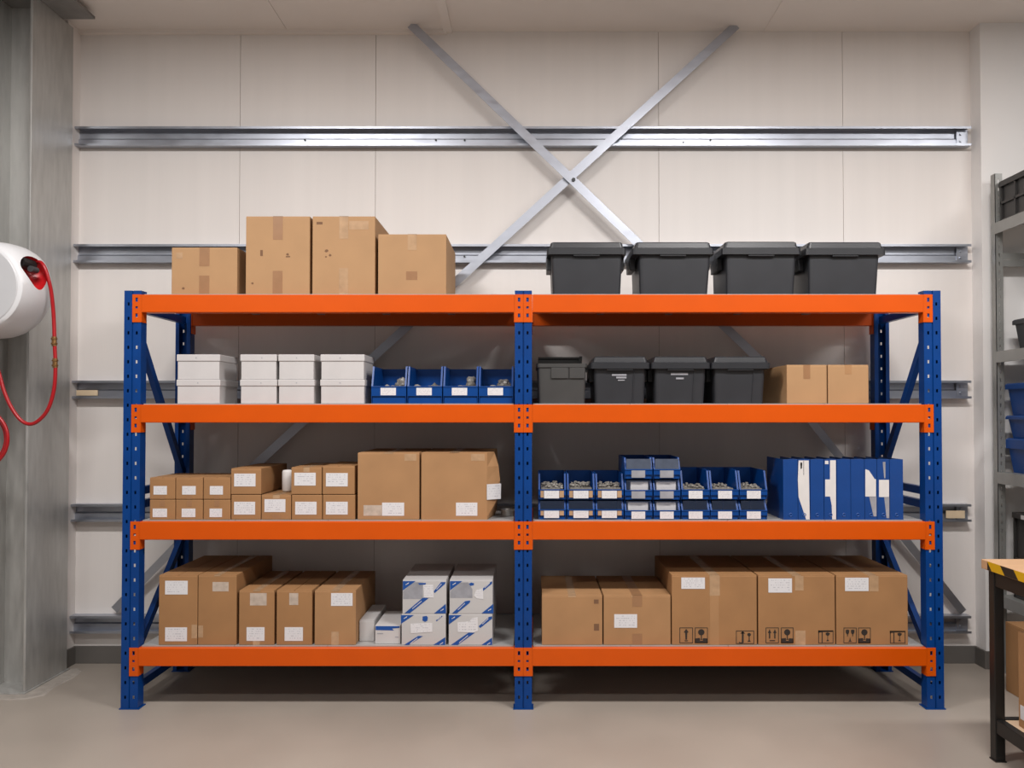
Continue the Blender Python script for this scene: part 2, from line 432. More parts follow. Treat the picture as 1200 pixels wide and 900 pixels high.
CH, CW = .146, .0455
def connector(beam, xedge, side, zt, rear):
    """L bracket hooked on the upright; side=+1: upright is to the left of the beam"""
    xs0 = xedge - CW if side > 0 else xedge
    za = zt - CH
    xs = [xs0, xs0 + .016, xs0 + .029, xs0 + CW]
    zs = [za, za + .026, za + .046, za + .072, za + .084, za + .108, za + .130, zt + .001]
    m = MB()
    y0, y1 = (-.0045, -.0005) if not rear else (YB + PD + .0005, YB + PD + .0045)
    m.plate(xs, zs, {(1, 1), (1, 3), (1, 5)}, y0, y1)
    fx0, fx1 = (xedge + .0005, xedge + .0045) if side > 0 else (xedge - .0045, xedge - .0005)
    if rear: m.box(fx0, fx1, YB + .01, YB + PD + .0045, za, zt)
    else: m.box(fx0, fx1, -.0045, .052, za, zt)
    m.build('end_connector', M['orange'], beam)
for b in range(2):
    xa, xb = posts_x[b] + PW / 2, posts_x[b + 1] - PW / 2
    for lv, zt in enumerate(beam_top):
        for rear in (False, True):
            y0, y1 = (-.0045, .045) if not rear else (YB + PD - .045, YB + PD + .0045)
            zb = zt - BH
            g = -1 if not rear else 1
            yo = y0 if not rear else y1; yi = y1 if not rear else y0
            prof = [(yo, zt - .003), (yo - g * .003, zt), (yi, zt), (yi, zb), (yo - g * .003, zb), (yo, zb + .003)]
            m = MB().prism(prof, 'x', xa + .005, xb - .005)
            bm_ = m.build('beam', M['orange'], rack)
            connector(bm_, xa, 1, zt, rear); connector(bm_, xb, -1, zt, rear)
        # deck lies on the beams, carried by cross bars
        dk = MB(); n = 4; w = (xb - xa - .012) / n
        for k in range(n):
            dk.box(xa + .006 + k * w + .001, xa + .006 + (k + 1) * w - .001, .021, YB + PD - .004, zt + .0005, zt + .006)
            dk.box(xa + .006 + k * w + .004, xa + .006 + (k + 1) * w - .004, .05, .053, zt - .02, zt + .001)
        dko = dk.build('shelf_deck', M['deck'], rack)
        for k in range(1, 5):
            xx = xa + (xb - xa) * k / 5
            MB().box(xx - .02, xx + .02, .0455, YB + PD - .0455, zt - .03, zt - .001).build('deck_support', M['deck'], rack)
ZS = [z + .0062 for z in beam_top]             # surfaces the goods stand on

# ------------------------------------------------------------------ cartons
def rect(px0, py0, px1, py1, Y):
    ym = (py0 + py1) / 2
    return X_(px0, ym, Y), X_(px1, ym, Y), Z_((px0 + px1) / 2, py1, Y), Z_((px0 + px1) / 2, py0, Y)

def sticker(parent, name, pr, Y, m, t=.0008, label=None):
    x0, x1, z0, z1 = rect(*pr, Y)
    z0 = max(z0, parent['_org'][2] + .001)
    o = MB().box(x0, x1, Y - t, Y - .0001, z0, z1).build(name, m, parent)
    if label: o['label'] = label
    return o

def carton(pr, Y, depth, zb, label, group=None, m='card', labels=(), tapes=(), tape=None, flaps=True, taper=0, name='cardboard_box', cat='box', marks=()):
    x0, x1, _, zt = rect(*pr, Y)
    t = thing(name, ((x0 + x1) / 2, Y + depth / 2, zb), label, cat, group)
    MB().box(x0, x1, Y, Y + depth, zb, zt - (.004 if flaps else 0), .004).build('carton', M[m], t)
    xm = (x0 + x1) / 2
    if flaps:
        MB().box(x0 + .001, xm - .0015, Y + .001, Y + depth - .001, zt - .006, zt, .0015).build('top_flap', M[m], t)
        MB().box(xm + .0015, x1 - .001, Y + .001, Y + depth - .001, zt - .006, zt, .0015).build('top_flap', M[m], t)
    if tape:                                   # (material, half width, drop at the front top, rise at the front bottom)
        tm, hw, dr, ri = tape
        q = MB(); q.box(xm - hw, xm + hw, Y - .0008, Y + depth + .0006, zt, zt + .0007)
        if dr: q.box(xm - hw, xm + hw, Y - .0008, Y - .0001, zt - dr, zt + .0007)
        q.build('packing_tape', M[tm], t)
        if ri: MB().box(xm - hw, xm + hw, Y - .0008, Y - .0001, zb + .001, zb + ri).build('packing_tape', M[tm], t)
    for l in labels: sticker(t, 'shipping_label', l, Y, M['label'], .0014)
    for l in tapes: sticker(t, 'tape_strip', l[:4], Y, M[l[4]], .0006)
    for l in marks:
        q = MB()
        for p in l:
            q.prism([XZ(a, b, Y) for a, b in p], 'y', Y - .0006, Y - .0001)
        q.build('printed_mark', M['scuff'], t)
    t['_zt'] = zt
    return t

def blob(cx, cy, rx, ry, n=7):
    return [(cx + rx * math.cos(2 * math.pi * k / n) * random.uniform(.7, 1.1), cy + ry * math.sin(2 * math.pi * k / n) * random.uniform(.7, 1.1)) for k in range(n)]

# top shelf, left bay
g = 'brown boxes on the top shelf'
carton((201, 290, 278, 344.6), .03, .40, ZS[0], 'low brown cardboard box on the top shelf, left of the tall boxes', g, 'card3', tape=('tape', .027, .10, .10),
       tapes=[(206.5, 296, 214, 303, 'cleartape')], marks=[[blob(215, 338, 2, 1.5)]])
carton((288, 253.5, 363, 344.6), .03, .42, ZS[0], 'tall brown cardboard box with two dark smudges beside the low box on the top shelf', g, 'card3', tape=('tape', .026, .125, .125),
       marks=[[[(305, 293), (308, 293), (308, 300), (305, 300)], blob(337, 298, 2.2, 1.6), [(335, 300), (340, 300), (340, 301.5), (335, 301.5)]], [blob(296, 332, 1.6, 1.4)]])
carton((366, 253.5, 439.5, 344.6), .03, .46, ZS[0], 'tall brown cardboard box with three dark spots and a white patch on the top shelf', g, 'card3', tape=('cleartape', .024, .12, .14),
       tapes=[(409, 259, 432, 269, 'cleartape')], marks=[[blob(382.5, 294, 2.4, 2), blob(387, 299, 1.8, 1.6), blob(382, 301, 1.6, 1.2)], [[(371, 260), (378, 260), (378, 263), (371, 263)]]])
carton((443, 274.5, 523, 344.6), .03, .52, ZS[0], 'wide brown cardboard box nearest the middle upright on the top shelf', g, 'card3', tape=('cleartape', .024, .085, 0),
       tapes=[(476, 318, 489, 328, 'tape')])

# ------------------------------------------------------------------ lidded totes
def tote(lid, body, Y, depth, zb, label, group, m='black', lm='blacklid', ribs=True, text=None, notch=True):
    lx0, lx1, ly0, ly1 = lid; bt0, bt1, bb0, bb1 = body
    zl1 = Z_(700, ly0, Y); zl0 = Z_(700, ly1, Y); ym = (ly0 + ly1) / 2
    X0, X1 = X_(lx0, ym, Y), X_(lx1, ym, Y)
    T0, T1 = X_(bt0, ly1, Y), X_(bt1, ly1, Y); B0, B1 = X_(bb0, ly1 + 40, Y), X_(bb1, ly1 + 40, Y)
    t = thing('storage_tote', ((X0 + X1) / 2, Y + depth / 2, zb), label, 'tote', group)
    yb0, yb1 = Y + .022, Y + depth - .022
    def bod(q, s=0): return rrect(B0 + (T0 - B0) * q + s, B1 + (T1 - B1) * q - s, yb0 + .012 * (1 - q) + s, yb1 - .012 * (1 - q) - s, zb + (zl0 - zb) * q, .02)
    mm = MB(); mm.loft([bod(0, .004), bod(.03), bod(.5), bod(.97), bod(1.02)])
    mm.build('body', M[m], t)
    if ribs:                                   # moulded corner ribs on the front
        xr = T1 - (T1 - T0) * .24
        MB().loft([[Vector((xr + dx - (T1 - B1) * (1 - q), yb0 + .012 * (1 - q) + dy, zb + .004 + (zl0 - zb - .004) * q)) for dx, dy in ((0, .004), (.008, .004), (.006, -.004), (.002, -.004))] for q in (0, 1)]).build('moulded_rib', M[m], t)
    h = zl1 - zl0
    mm = MB(); mm.loft([rrect(X0, X1, Y, Y + depth, zl0 - .004, .018), rrect(X0, X1, Y, Y + depth, zl0 + h * .45, .018), rrect(X0 + .012, X1 - .012, Y + .008, Y + depth - .008, zl0 + h * .5, .018),
                        rrect(X0 + .02, X1 - .02, Y + .012, Y + depth - .012, zl1 - .005, .016), rrect(X0 + .026, X1 - .026, Y + .018, Y + depth - .018, zl1, .014),
                        rrect(X0 + .04, X1 - .04, Y + .032, Y + depth - .032, zl1, .012), rrect(X0 + .046, X1 - .046, Y + .038, Y + depth - .038, zl1 - .008, .012)])
    mm.build('lid', M[lm], t)
    if notch:
        xc = (X0 + X1) / 2
        MB().box(xc - .07, xc + .07, Y + .004, Y + .02, zl0 - .014, zl0 - .004, .003).build('lid_clip', M[lm], t)
    # end handles
    for s_, xx in ((-1, X0), (1, X1)):
        MB().box(min(xx, xx + s_ * -.03), max(xx, xx - s_ * .03), Y + depth * .3, Y + depth * .7, zl0 - .07, zl0 - .002, .004).build('end_handle', M[lm], t)
    if text:
        for (p, mk) in text: sticker(t, 'maker_mark', p, yb0 + .006, M[mk], .006)
    return t
g = 'black lidded totes on the top shelf'
YT = .04
for (lx, bx, l) in (((641, 734, 283, 297), (646, 730, 648, 728), 'black lidded tote on the top shelf nearest the middle upright'),
                    ((741, 837, 283, 297), (749.5, 834, 751, 831), 'black lidded tote second from the middle upright on the top shelf'),
                    ((846, 939, 282.5, 297), (852.5, 935, 853.5, 933), 'black lidded tote third from the middle upright on the top shelf'),
                    ((944, 1038.5, 283, 297.5), (950, 1033, 951, 1031), 'black lidded tote at the right end of the top shelf')):
    tote(lx, bx, YT, .40, ZS[0], l, g, ribs=False)

# second shelf, right bay: smaller totes
g = 'black totes on the second shelf'
tote((692, 762, 417.5, 431), (696.5, 757.5, 698.5, 756), .03, .42, ZS[1], 'black lidded tote with small white print, second from the middle upright on the second shelf', g,
     text=[((717, 438.5, 734, 440.5), 'grprint'), ((722, 441.5, 734, 443.5), 'grprint'), ((724, 445, 732, 446.2), 'grprint')])
tote((763, 833, 417.5, 431), (768, 828.5, 769, 826.5), .03, .42, ZS[1], 'black lidded tote with small white print, third from the middle upright on the second shelf', g,
     text=[((786, 437, 806, 439.5), 'grprint'), ((792, 442.5, 801, 444.5), 'grprint')])
tote((833.7, 903, 417.5, 431), (838, 898.5, 839.5, 896.5), .03, .42, ZS[1], 'plain black lidded tote beside the two brown boxes on the second shelf', g)
# open grey tote
Y = .05
x0, x1, _, zt = rect(628.5, 426, 688, 474, Y); zb = ZS[1]; dp = .38
t = thing('storage_tote', ((x0 + x1) / 2, Y + dp / 2, zb), 'dark grey worn tote beside the middle upright with its lid standing up behind', 'tote', g)
m = MB()
m.loft([rrect(x0 + .012, x1 - .012, Y + .012, Y + dp - .012, zb, .015), rrect(x0 + .006, x1 - .006, Y + .006, Y + dp - .006, zt - .02, .015), rrect(x0, x1, Y, Y + dp, zt - .02, .015),
        rrect(x0, x1, Y, Y + dp, zt, .015), rrect(x0 + .012, x1 - .012, Y + .012, Y + dp - .012, zt, .012), rrect(x0 + .02, x1 - .02, Y + .02, Y + dp - .02, zb + .01, .012)])
m.build('body', M['greytote'], t)
m = MB(); m.box(x0 + .08, x0 + .17, Y + .0, Y + .006, zb + .135, zt - .022, .001); m.box(x0 + .178, x1 - .012, Y + .0, Y + .006, zb + .135, zt - .022, .001)
m.build('front_panel', M['greytote'], t)
m = MB(); zz = Z_(660, 418.5, Y + dp - .02)
m.box(x0 + .012, x1 - .012, Y + dp - .018, Y + dp - .012, zt - .04, zz, .002); m.box(x0 + .012, x1 - .012, Y + dp - .03, Y + dp - .012, zz - .012, zz, .003)
m.prism([(x1 - .03, zt), (x1 - .008, zt), (x1 - .004, zz + .004), (x1 - .02, zz + .004)], 'y', Y + dp - .03, Y + dp - .012)
m.build('lid', M['greytote'], t)
# brown boxes beside them
carton((922, 427.5, 969, 474), .04, .50, ZS[1], 'brown cardboard box right beside the plain black tote on the second shelf', 'plain brown boxes on the second shelf', 'card3', tape=('tape', .018, .075, 0))
carton((970.3, 427.5, 1018, 474), .04, .50, ZS[1], 'brown cardboard box beside the right rear upright on the second shelf', 'plain brown boxes on the second shelf', 'card3', tape=('card', .018, .05, 0))

# ------------------------------------------------------------------ white lidded cartons
def lidded(pr, Y, depth, zb, zt, lidh, label):
    x0, x1, _, _ = rect(*pr, Y)
    t = thing('white_box', ((x0 + x1) / 2, Y + depth / 2, zb), label, 'box', 'white lidded boxes on the second shelf')
    e = .0045
    MB().box(x0 + e, x1 - e, Y + e, Y + depth - e, zb, zt - lidh * .5, .003).build('carton', M['wbox'], t)
    MB().box(x0, x1, Y, Y + depth, zt - lidh, zt, .004).build('lid', M['wbox'], t)
    q = MB(); xm = x0 + (x1 - x0) * random.uniform(.42, .58)
    q.prism([(xm, zt - lidh * .6), (xm + .006, zt - lidh * .6), (xm + .005, zt - lidh * .45), (xm, zt - lidh * .45)], 'y', Y - .0006, Y)
    q.build('staple', M['grprint'], t)
    return t
z1 = Z_(280, 444.8, .03); z2 = Z_(280, 415.3, .03)
for (a, b, dp, where) in ((206.5, 258, .27, 'nearest the left upright'), (281, 324.6, .24, 'in the middle pair, left column'), (325.6, 368.5, .24, 'in the middle pair, right column'), (375, 427.5, .27, 'beside the blue bins')):
    lidded((a, 445, b, 474), .03, dp, ZS[1], z1, .034, 'white lidded box %s, under another, second shelf' % where)
    lidded((a + .3, 415.3, b - .3, 445), .03, dp, z1 + .0005, z2, .036, 'white lidded box %s, on top of another, second shelf' % where)

# ------------------------------------------------------------------ blue picking bins
def picking_bin(px0, px1, pyt, pyl, pyb, Y, depth, zb, label, group, zt=None, lab=None, labm='label', side_lab=None, window=None, taper=.0, step=None):
    x0, x1 = X_(px0, pyl, Y), X_(px1, pyl, Y)
    zl = Z_((px0 + px1) / 2, pyl, Y)
    if zt is None: zt = Z_((px0 + px1) / 2, pyt, Y + depth * .2)
    t = thing('picking_bin', ((x0 + x1) / 2, Y + depth / 2, zb), label, 'bin', group)
    th = .004; yb = Y + depth; ys = Y + depth * .16
    zs = zb + (zl - zb) * .42
    m = MB()
    m.box(x0 + .008, x1 - .008, Y + .012, yb - .004, zb, zb + th)
    m.box(x0 + .002, x1 - .002, yb - th, yb, zb, zt)
    for xa, xb_ in ((x0, x0 + th), (x1 - th, x1)):
        m.prism([(Y + .012, zb), (yb, zb), (yb, zt), (ys, zt), (ys - .008, zt - .006), (Y + .004, zl), (Y + .002, zs)], 'x', xa, xb_)
        # thick front edge of the side wall
        s_ = 1 if xa == x0 else -1
        e0, e1 = (xa, xa + .009) if s_ > 0 else (xb_ - .009, xb_)
        m.prism([(Y + .003, zl - .004), (Y + .012, zl - .004), (ys + .004, zt - .001), (ys - .008, zt - .001)], 'x', e0, e1)
    m.box(x0, x1, Y + .001, Y + .006, zs, zl, .0015)                # upper lip, standing proud
    m.box(x0 + .006, x1 - .006, Y + .009, Y + .013, zb + .001, zs + .004)
    m.box(x0, x1, Y - .002, Y + .007, zl - .006, zl, .0015)         # lip bead
    m.build('bin_body', M['bin'], t)
    if lab: sticker(t, 'bin_label', lab, Y + .001, M[labm], .0016)
    if side_lab: 
        for q in side_lab: sticker(t, 'label_holder', q, Y + .001, M['cleartape'], .0008)
    if window:
        za, zc = zl, zt - .006
        MB().box(x0 + .008, x1 - .008, Y + .004, Y + .0055, za, zc).build('clear_window', M[window], t)
    t['_in'] = (x0, x1, Y, yb, zb, zl, zt)
    return t
def heap(name, box, n, r, m, label, cat, top=.8, group=None):
    """loose bagged parts lying in a bin, one uncountable heap"""
    x0, x1, y0, y1, z0, z1 = box
    b = MB()
    b.box(x0 + .004, x1 - .004, y0 + .008, y1 - .008, z0, z0 + (z1 - z0) * .7)
    for k in range(n):
        c = Vector((random.uniform(x0 + r, x1 - r), random.uniform(y0 + r, y1 - r), z0 + (z1 - z0) * random.uniform(.35, top) - r * .2))
        t = bmesh.new(); bmesh.ops.create_icosphere(t, subdivisions=2, radius=r)
        sx, sy, sz = random.uniform(.7, 1.2), random.uniform(.7, 1.2), random.uniform(.5, .9)
        for v in t.verts:
            f = 1 + .18 * math.sin(v.co.x * 190 + k) * math.cos(v.co.z * 170 + k * 2) + random.uniform(-.08, .08)
            v.co = Vector((max(x0 + .001, min(x1 - .001, v.co.x * f * sx + c.x)), max(y0 + .001, min(y1 - .001, v.co.y * f * sy + c.y)), max(z0, v.co.z * f * sz + c.z)))
        b.merge(t)
    return tag(b.build(name, m), label, cat, group, 'stuff')

ord4 = ['beside the white boxes', 'second from the white boxes', 'third from the white boxes', 'beside the middle upright']
for i, (a, b, la) in enumerate(((435, 476, 446), (477.3, 518, 488), (519.3, 560, 529.5), (561, 601.5, 571.5))):
    t = picking_bin(a, b, 429.5, 452.5, 474, .03, .34, ZS[1], 'open blue picking bin %s on the second shelf' % ord4[i], 'open blue bins on the second shelf', lab=(la, 454.5, la + 18, 463.2))
    x0, x1, y0, y1, zb, zl, zt = t['_in']
    mid = (x0 + x1) / 2
    heap('bagged_parts', (x0 + .012, x1 - .012, y0 + .016, y0 + .15, zb + .006, zl + .012), 7, .026, M['parts'], 'grey heap of bagged parts in the blue bin %s' % ord4[i], 'bagged parts', .9, 'parts in the open blue bins')
    if True:
        heap('bagged_parts', (mid - .008, x1 - .016, y0 + .17, y0 + .26, zb + .006, zl + .05), 9, .034, M['parts'], 'pale wrapped parts at the back of the blue bin %s' % ord4[i], 'bagged parts', .95, 'parts in the open blue bins')

# third shelf, right bay: three columns of two
def ylev(a): return a
YB3 = .03
zmid = Z_(690, 585.6, YB3)
cols = ['nearest the middle upright', 'second from the middle upright', 'third from the middle upright']
for i, (a, b, la) in enumerate(((631, 663.3, 637.6), (664.6, 697, 672), (698.2, 731, 705.3))):
    lo = picking_bin(a, b, 586, 597, 609.5, YB3, .30, ZS[2], 'lower clear-fronted blue bin with beige holders, column %s' % cols[i], 'stacked blue bins with beige label holders', zt=zmid - .001,
                     lab=(la, 597.6, la + 17.6, 607), side_lab=[(a + 2.5, 597.8, la - .5, 604), (la + 18, 597.8, b - 2.5, 604)], window='window')
    up = picking_bin(a, b, 554.5, 573.5, 585.5, YB3, .30, zmid, 'upper blue bin of small parts with beige holders, column %s' % cols[i], 'stacked blue bins with beige label holders',
                     lab=(la, 574, la + 17.6, 584), side_lab=[(a + 2.5, 574, la - .5, 583), (la + 18, 574, b - 2.5, 583)])
    x0, x1, y0, y1, zb, zl, zt = up['_in']
    heap('small_parts', (x0 + .01, x1 - .01, y0 + .016, y1 - .07, zb + .006, zl + .03), 110, .010, M['parts'], 'grey small hardware heaped in the upper blue bin %s' % cols[i], 'hardware', .95, 'hardware in the stacked bins')

# two columns of three, frosted fronts
za, zb_ = Z_(760, 585.8, YB3), Z_(760, 561.3, YB3)
ztop = Z_(760, 536.5, YB3)
lev = [('bottom', ZS[2], za - .001, 598), ('middle', za, zb_ - .001, 574.2), ('topmost', zb_, ztop, 549.8)]
for i, (a, b, la) in enumerate(((732.3, 764.6, 740), (766, 797.4, 773.4))):
    cw = ('left', 'right')[i]
    for j, (nm, z0, z1, yl) in enumerate(lev):
        t = picking_bin(a, b, 0, yl, 0, YB3, .32, z0, '%s blue bin in the %s column of the three-high stack on the third shelf' % (nm, cw), 'three-high stacks of blue bins', zt=z1,
                        lab=(la, yl + .9, la + 16, yl + 10), labm='label' if j == 0 else 'grprint', window='greywindow' if j == 2 else 'window')
        if j < 2:
            x0, x1, y0, y1, zb2, zl, zt = t['_in']
            w0 = .1 if j == 0 or i else .3
            tag(MB().box(x0 + .012 + (x1 - x0) * w0 * .5, x1 - .018, y0 + .03, y0 + .2, zb2 + .005, zl + (zt - zl) * .72, .005).build('white_carton', M['paper']),
                'white packet behind the clear front of the %s bin, %s column of the three-high stack' % (nm, cw), 'packet', 'white packets inside the three-high bins')
# three columns of two, right
zm2 = Z_(850, 585.4, YB3)
cols = ['beside the three-high stack', 'in the middle of the right three', 'beside the blue binders']
for i, (a, b, la) in enumerate(((798.8, 831.8, 807), (832.8, 865.8, 841.5), (866.8, 899.4, 875.2))):
    lo = picking_bin(a, b, 0, 597.8, 0, YB3, .33, ZS[2], 'lower clear-fronted blue bin, plain white label, column %s' % cols[i], 'stacked blue bins with plain white labels', zt=zm2 - .001, lab=(la, 598.5, la + 16.3, 608), window='window')
    up = picking_bin(a, b, 551, 573.6, 0, YB3, .33, zm2, 'upper open blue bin holding screws, column %s' % cols[i], 'stacked blue bins with plain white labels', lab=(la, 575, la + 16.3, 584.3))
    x0, x1, y0, y1, zb, zl, zt = up['_in']
    heap('small_parts', (x0 + .01, x1 - .02, y0 + .016, y1 - .1, zb + .006, zl + .026), 90, .009, M['parts'], 'grey screws heaped in the upper blue bin, column %s' % cols[i], 'hardware', .9, 'hardware in the right-hand bins')

# ------------------------------------------------------------------ binders
def binder(a, b, label, white=()):
    Y = .03; x0, x1, _, zt = rect(a, 538.3, b, 609.5, Y); zb = ZS[2]; dp = .30
    t = thing('lever_arch_binder', ((x0 + x1) / 2, Y + dp / 2, zb), label, 'binder', 'blue binders on the third shelf')
    m = MB(); th = .003
    m.box(x0, x1, Y, Y + th, zb, zt, .001); m.box(x0, x0 + th, Y + th * .6, Y + dp, zb, zt); m.box(x1 - th, x1, Y + th * .6, Y + dp, zb, zt)
    m.build('cover', M['binder'], t)
    MB().box(x0 + .006, x1 - .006, Y + .025, Y + dp - .012, zb + .006, zt - .014).build('paper_block', M['pages'], t)
    xm = (x0 + x1) / 2; zr = zb + .026
    m = MB(); rings = []
    for k in range(16):
        A = 2 * math.pi * k / 16
        rings.append([Vector((xm + (.008 + .002 * math.cos(B)) * math.cos(A), Y - .0015 + .0015 * math.sin(B), zr + (.008 + .002 * math.cos(B)) * math.sin(A))) for B in (0, 1.57, 3.14, 4.71)])
    rings.append(rings[0]); m.loft(rings, False, False); bmesh.ops.remove_doubles(m.bm, verts=m.bm.verts[:], dist=1e-5)
    m.build('finger_ring', M['bluprint'], t)
    for poly, mk in white:
        MB().prism([XZ(p, q, Y) for p, q in poly], 'y', Y - .001, Y - .0001).build('spine_label' if mk != 'binder' else 'label_mark', M[mk], t)
    return t
s = 1200 / 170.0
def bp(*pts): return [(895 + x / s, 530 + y / s) for x, y in pts]
binder(917.8, 934.8, 'plain blue binder beside the blue bins, first of the row on the third shelf')
binder(935.2, 949.2, 'blue binder with a white spine label tapering to the bottom', [(bp((288, 68), (372, 68), (380, 555), (350, 555), (288, 370), (282, 225)), 'paper'), (bp((302, 85), (318, 85), (316, 132), (305, 140)), 'bluprint'), (bp((328, 72), (332, 72), (332, 190), (328, 190)), 'grprint')])
binder(949.7, 965.4, 'plain blue binder between the two binders with tall white labels')
binder(965.9, 980.3, 'blue binder with a square white label and white stripe down its right edge', [(bp((548, 66), (596, 66), (598, 555), (566, 555), (562, 440), (548, 366), (508, 366), (508, 225), (548, 225)), 'paper'), (bp((506, 70), (535, 70), (535, 98), (506, 98)), 'paper')])
binder(980.8, 996.8, 'plain blue binder right after the square-labelled binder with the white stripe')
binder(997.2, 1013, 'plain blue binder just left of the binder with a curved white label')
binder(1013.4, 1027.6, 'blue binder with a white label curving away at its top right', [(bp((840, 140), (870, 150), (918, 222), (928, 222), (928, 366), (840, 366)), 'paper'), (bp((872, 368), (932, 368), (932, 530), (908, 530)), 'grprint')])
binder(1028, 1042.3, 'blue binder with one small square white label halfway up', [(bp((953, 228), (1036, 228), (1036, 370), (953, 370)), 'paper'), (bp((996, 372), (1038, 372), (1038, 545), (1015, 545)), 'grprint'), (bp((984, 80), (1006, 80), (1006, 215), (996, 215)), 'grprint')])
binder(1042.8, 1058.4, 'plain blue binder at the right end of the row beside the right upright')

# ------------------------------------------------------------------ third shelf, left bay
zr = Z_(220, 585.2, .03)
g = 'small labelled brown boxes at the left end of the third shelf'
cl = ['beside the left upright', 'in the middle column', 'in the column beside the larger boxes']
for i, (a, b, l1, l2) in enumerate(((175.4, 205.3, (180, 569.6, 195.6, 579.6), (179, 596, 195.8, 606)), (206, 237.6, (213.6, 569.6, 229.4, 579.6), (213, 596, 229, 606)), (238.4, 270, (246, 569.6, 261.3, 579.6), (245.7, 596, 260.2, 606)))):
    carton((a, 585.6, b, 610), .03, .32, ZS[2], 'small brown box %s, bottom row of the little stack' % cl[i], g, 'card2', labels=[l2], flaps=False, tapes=[((a + b) / 2 - 3, 586.5, (a + b) / 2 + 3, 593.5, 'tape')])
    carton((a, 559.6, b, 585), .03, .32, zr + .0005, 'small brown box %s, top row of the little stack' % cl[i], g, 'card2', labels=[l1], flaps=True, tapes=[((a + b) / 2 - 3, 583.0 - 5, (a + b) / 2 + 3, 584.8, 'tape')])
zr = Z_(340, 579.6, .03)
g = 'medium labelled brown boxes on the third shelf'
carton((271, 580, 305.6, 610), .03, .46, ZS[2], 'medium brown box under another, right after the small box stack', g, 'card2', labels=[(274.4, 588, 299, 603)], flaps=False)
carton((306.4, 580, 341, 610), .03, .44, ZS[2], 'medium brown box with nothing on its front half, between two taller stacks', g, 'card2', labels=[(310, 585, 334.5, 600)], flaps=True, tape=('cleartape', .018, .02, 0), tapes=[(319, 603, 328, 609.5, 'tape')])
carton((341.8, 580, 377.3, 610), .03, .44, ZS[2], 'medium brown box under another, left column of the stack by the big cartons', g, 'card2', labels=[(346, 588, 371, 603)], flaps=False)
carton((378.2, 580, 416, 610), .03, .44, ZS[2], 'medium brown box under another, right against the big cartons', g, 'card2', labels=[(382, 588, 407.5, 603)], flaps=False)
carton((270.6, 549, 306, 579.4), .03, .46, zr + .001, 'medium brown box on top, right after the small box stack, taped along its right side', g, 'card2', labels=[(274.5, 555, 299.5, 570)], flaps=True)
carton((341.2, 547.6, 377, 579.4), .03, .40, zr + .001, 'medium brown box on top, left column of the stack by the big cartons', g, 'card2', labels=[(345, 554, 370, 569)], flaps=True, tape=('cleartape', .016, .025, 0))
carton((378, 546, 415.5, 579.4), .03, .40, zr + .001, 'medium brown box on top, right against the big cartons', g, 'card2', labels=[(382, 554.4, 407.5, 570)], flaps=True)
# white roll lying behind
YQ = .16; xa, xb = X_(328.5, 560, YQ), X_(341, 560, YQ); zt_ = Z_(335, 551, YQ)
zq = Z_(335, 579.6, .03) + .0012
m = MB(); cx = (xa + xb) / 2 ; r = .03
m.loft([[Vector((cx + rr * math.cos(2 * math.pi * k / 20), YQ + .04 + rr * math.sin(2 * math.pi * k / 20), zq + (zt_ - zq) * q)) for k in range(20)] for rr, q in ((r * .8, 0), (r, .06), (r, .9), (r * .85, .98), (r * .35, 1))])
tag(m.build('plastic_canister', M['paper'], smooth=True), 'white canister standing on the single medium brown box between the stacks', 'canister')
# two big cartons
carton((419, 530.4, 491.4, 610), .03, .52, ZS[2], 'big brown carton with a long white label, right of the small labelled boxes', 'big cartons on the third shelf', 'card', labels=[(447.8, 589, 473.6, 604.4)], tapes=[(426, 592, 447.5, 604.4, 'whitetape'), (474, 532, 488, 540, 'cleartape')], tape=('cleartape', .022, .006, 0))
Y = .03; x0, x1, _, zt = rect(493.4, 530.4, 571, 610, Y); zb = ZS[2]
t = thing('cardboard_box', ((x0 + x1) / 2, Y + .26, zb), 'big brown carton with its right front corner bulged and crushed', 'box', 'big cartons on the third shelf')
def ring(q, bul, c):
    z = zb + (zt - .004 - zb) * q
    return [Vector(p) for p in ((x0, Y + .004, z), (x0 + .004, Y, z), (x1 - .004, Y, z), (x1, Y + .002, z), (x1 + bul, Y + .05, z), (x1 + c, Y + .20, z), (x1 + .03, Y + .52, z), (x0, Y + .52, z))]
MB().loft([ring(0, .006, .03), ring(.04, .012, .034), ring(.3, .052, .05), ring(.58, .066, .06), ring(.8, .058, .05), ring(1, .036, .034)]).build('carton', M['card'], t)
q = MB(); xm = (x0 + x1) / 2
q.box(x0 + .002, xm - .001, Y + .001, Y + .518, zt - .004, zt, .001); q.build('top_flap', M['card'], t)
q = MB(); q.prism([(xm + .001, Y + .001), (x1, Y + .001), (x1 + .034, Y + .05), (x1 + .032, Y + .2), (x1 + .028, Y + .518), (xm + .001, Y + .518)], 'z', zt - .004, zt); q.build('top_flap', M['card'], t)
MB().box(xm - .024, xm + .024, Y - .0008, Y + .52, zt, zt + .0008).build('packing_tape', M['cleartape'], t)
sticker(t, 'shipping_label', (534.4, 589, 559.4, 604.4), Y, M['label'], .0014)
sticker(t, 'tape_strip', (552, 532, 568, 540, ), Y, M['cleartape'], .0006)
zc0, zc1 = Z_(575, 585.6, Y), Z_(575, 567.5, Y)
q = MB(); A = [Vector((x1 - .002, Y - .003, 0)), Vector((x1 + .070, Y + .047, 0))]
q.loft([[A[0] + Vector((0, 0, zc0)), A[0] + Vector((0, 0, zc1)), A[0] + Vector((.002, -.001, zc1)), A[0] + Vector((.002, -.001, zc0))], [A[1] + Vector((-.004, 0, zc0)), A[1] + Vector((-.002, 0, zc1)), A[1] + Vector((.002, -.001, zc1)), A[1] + Vector((0, -.001, zc0))]])
q.build('corner_label', M['label'], t)
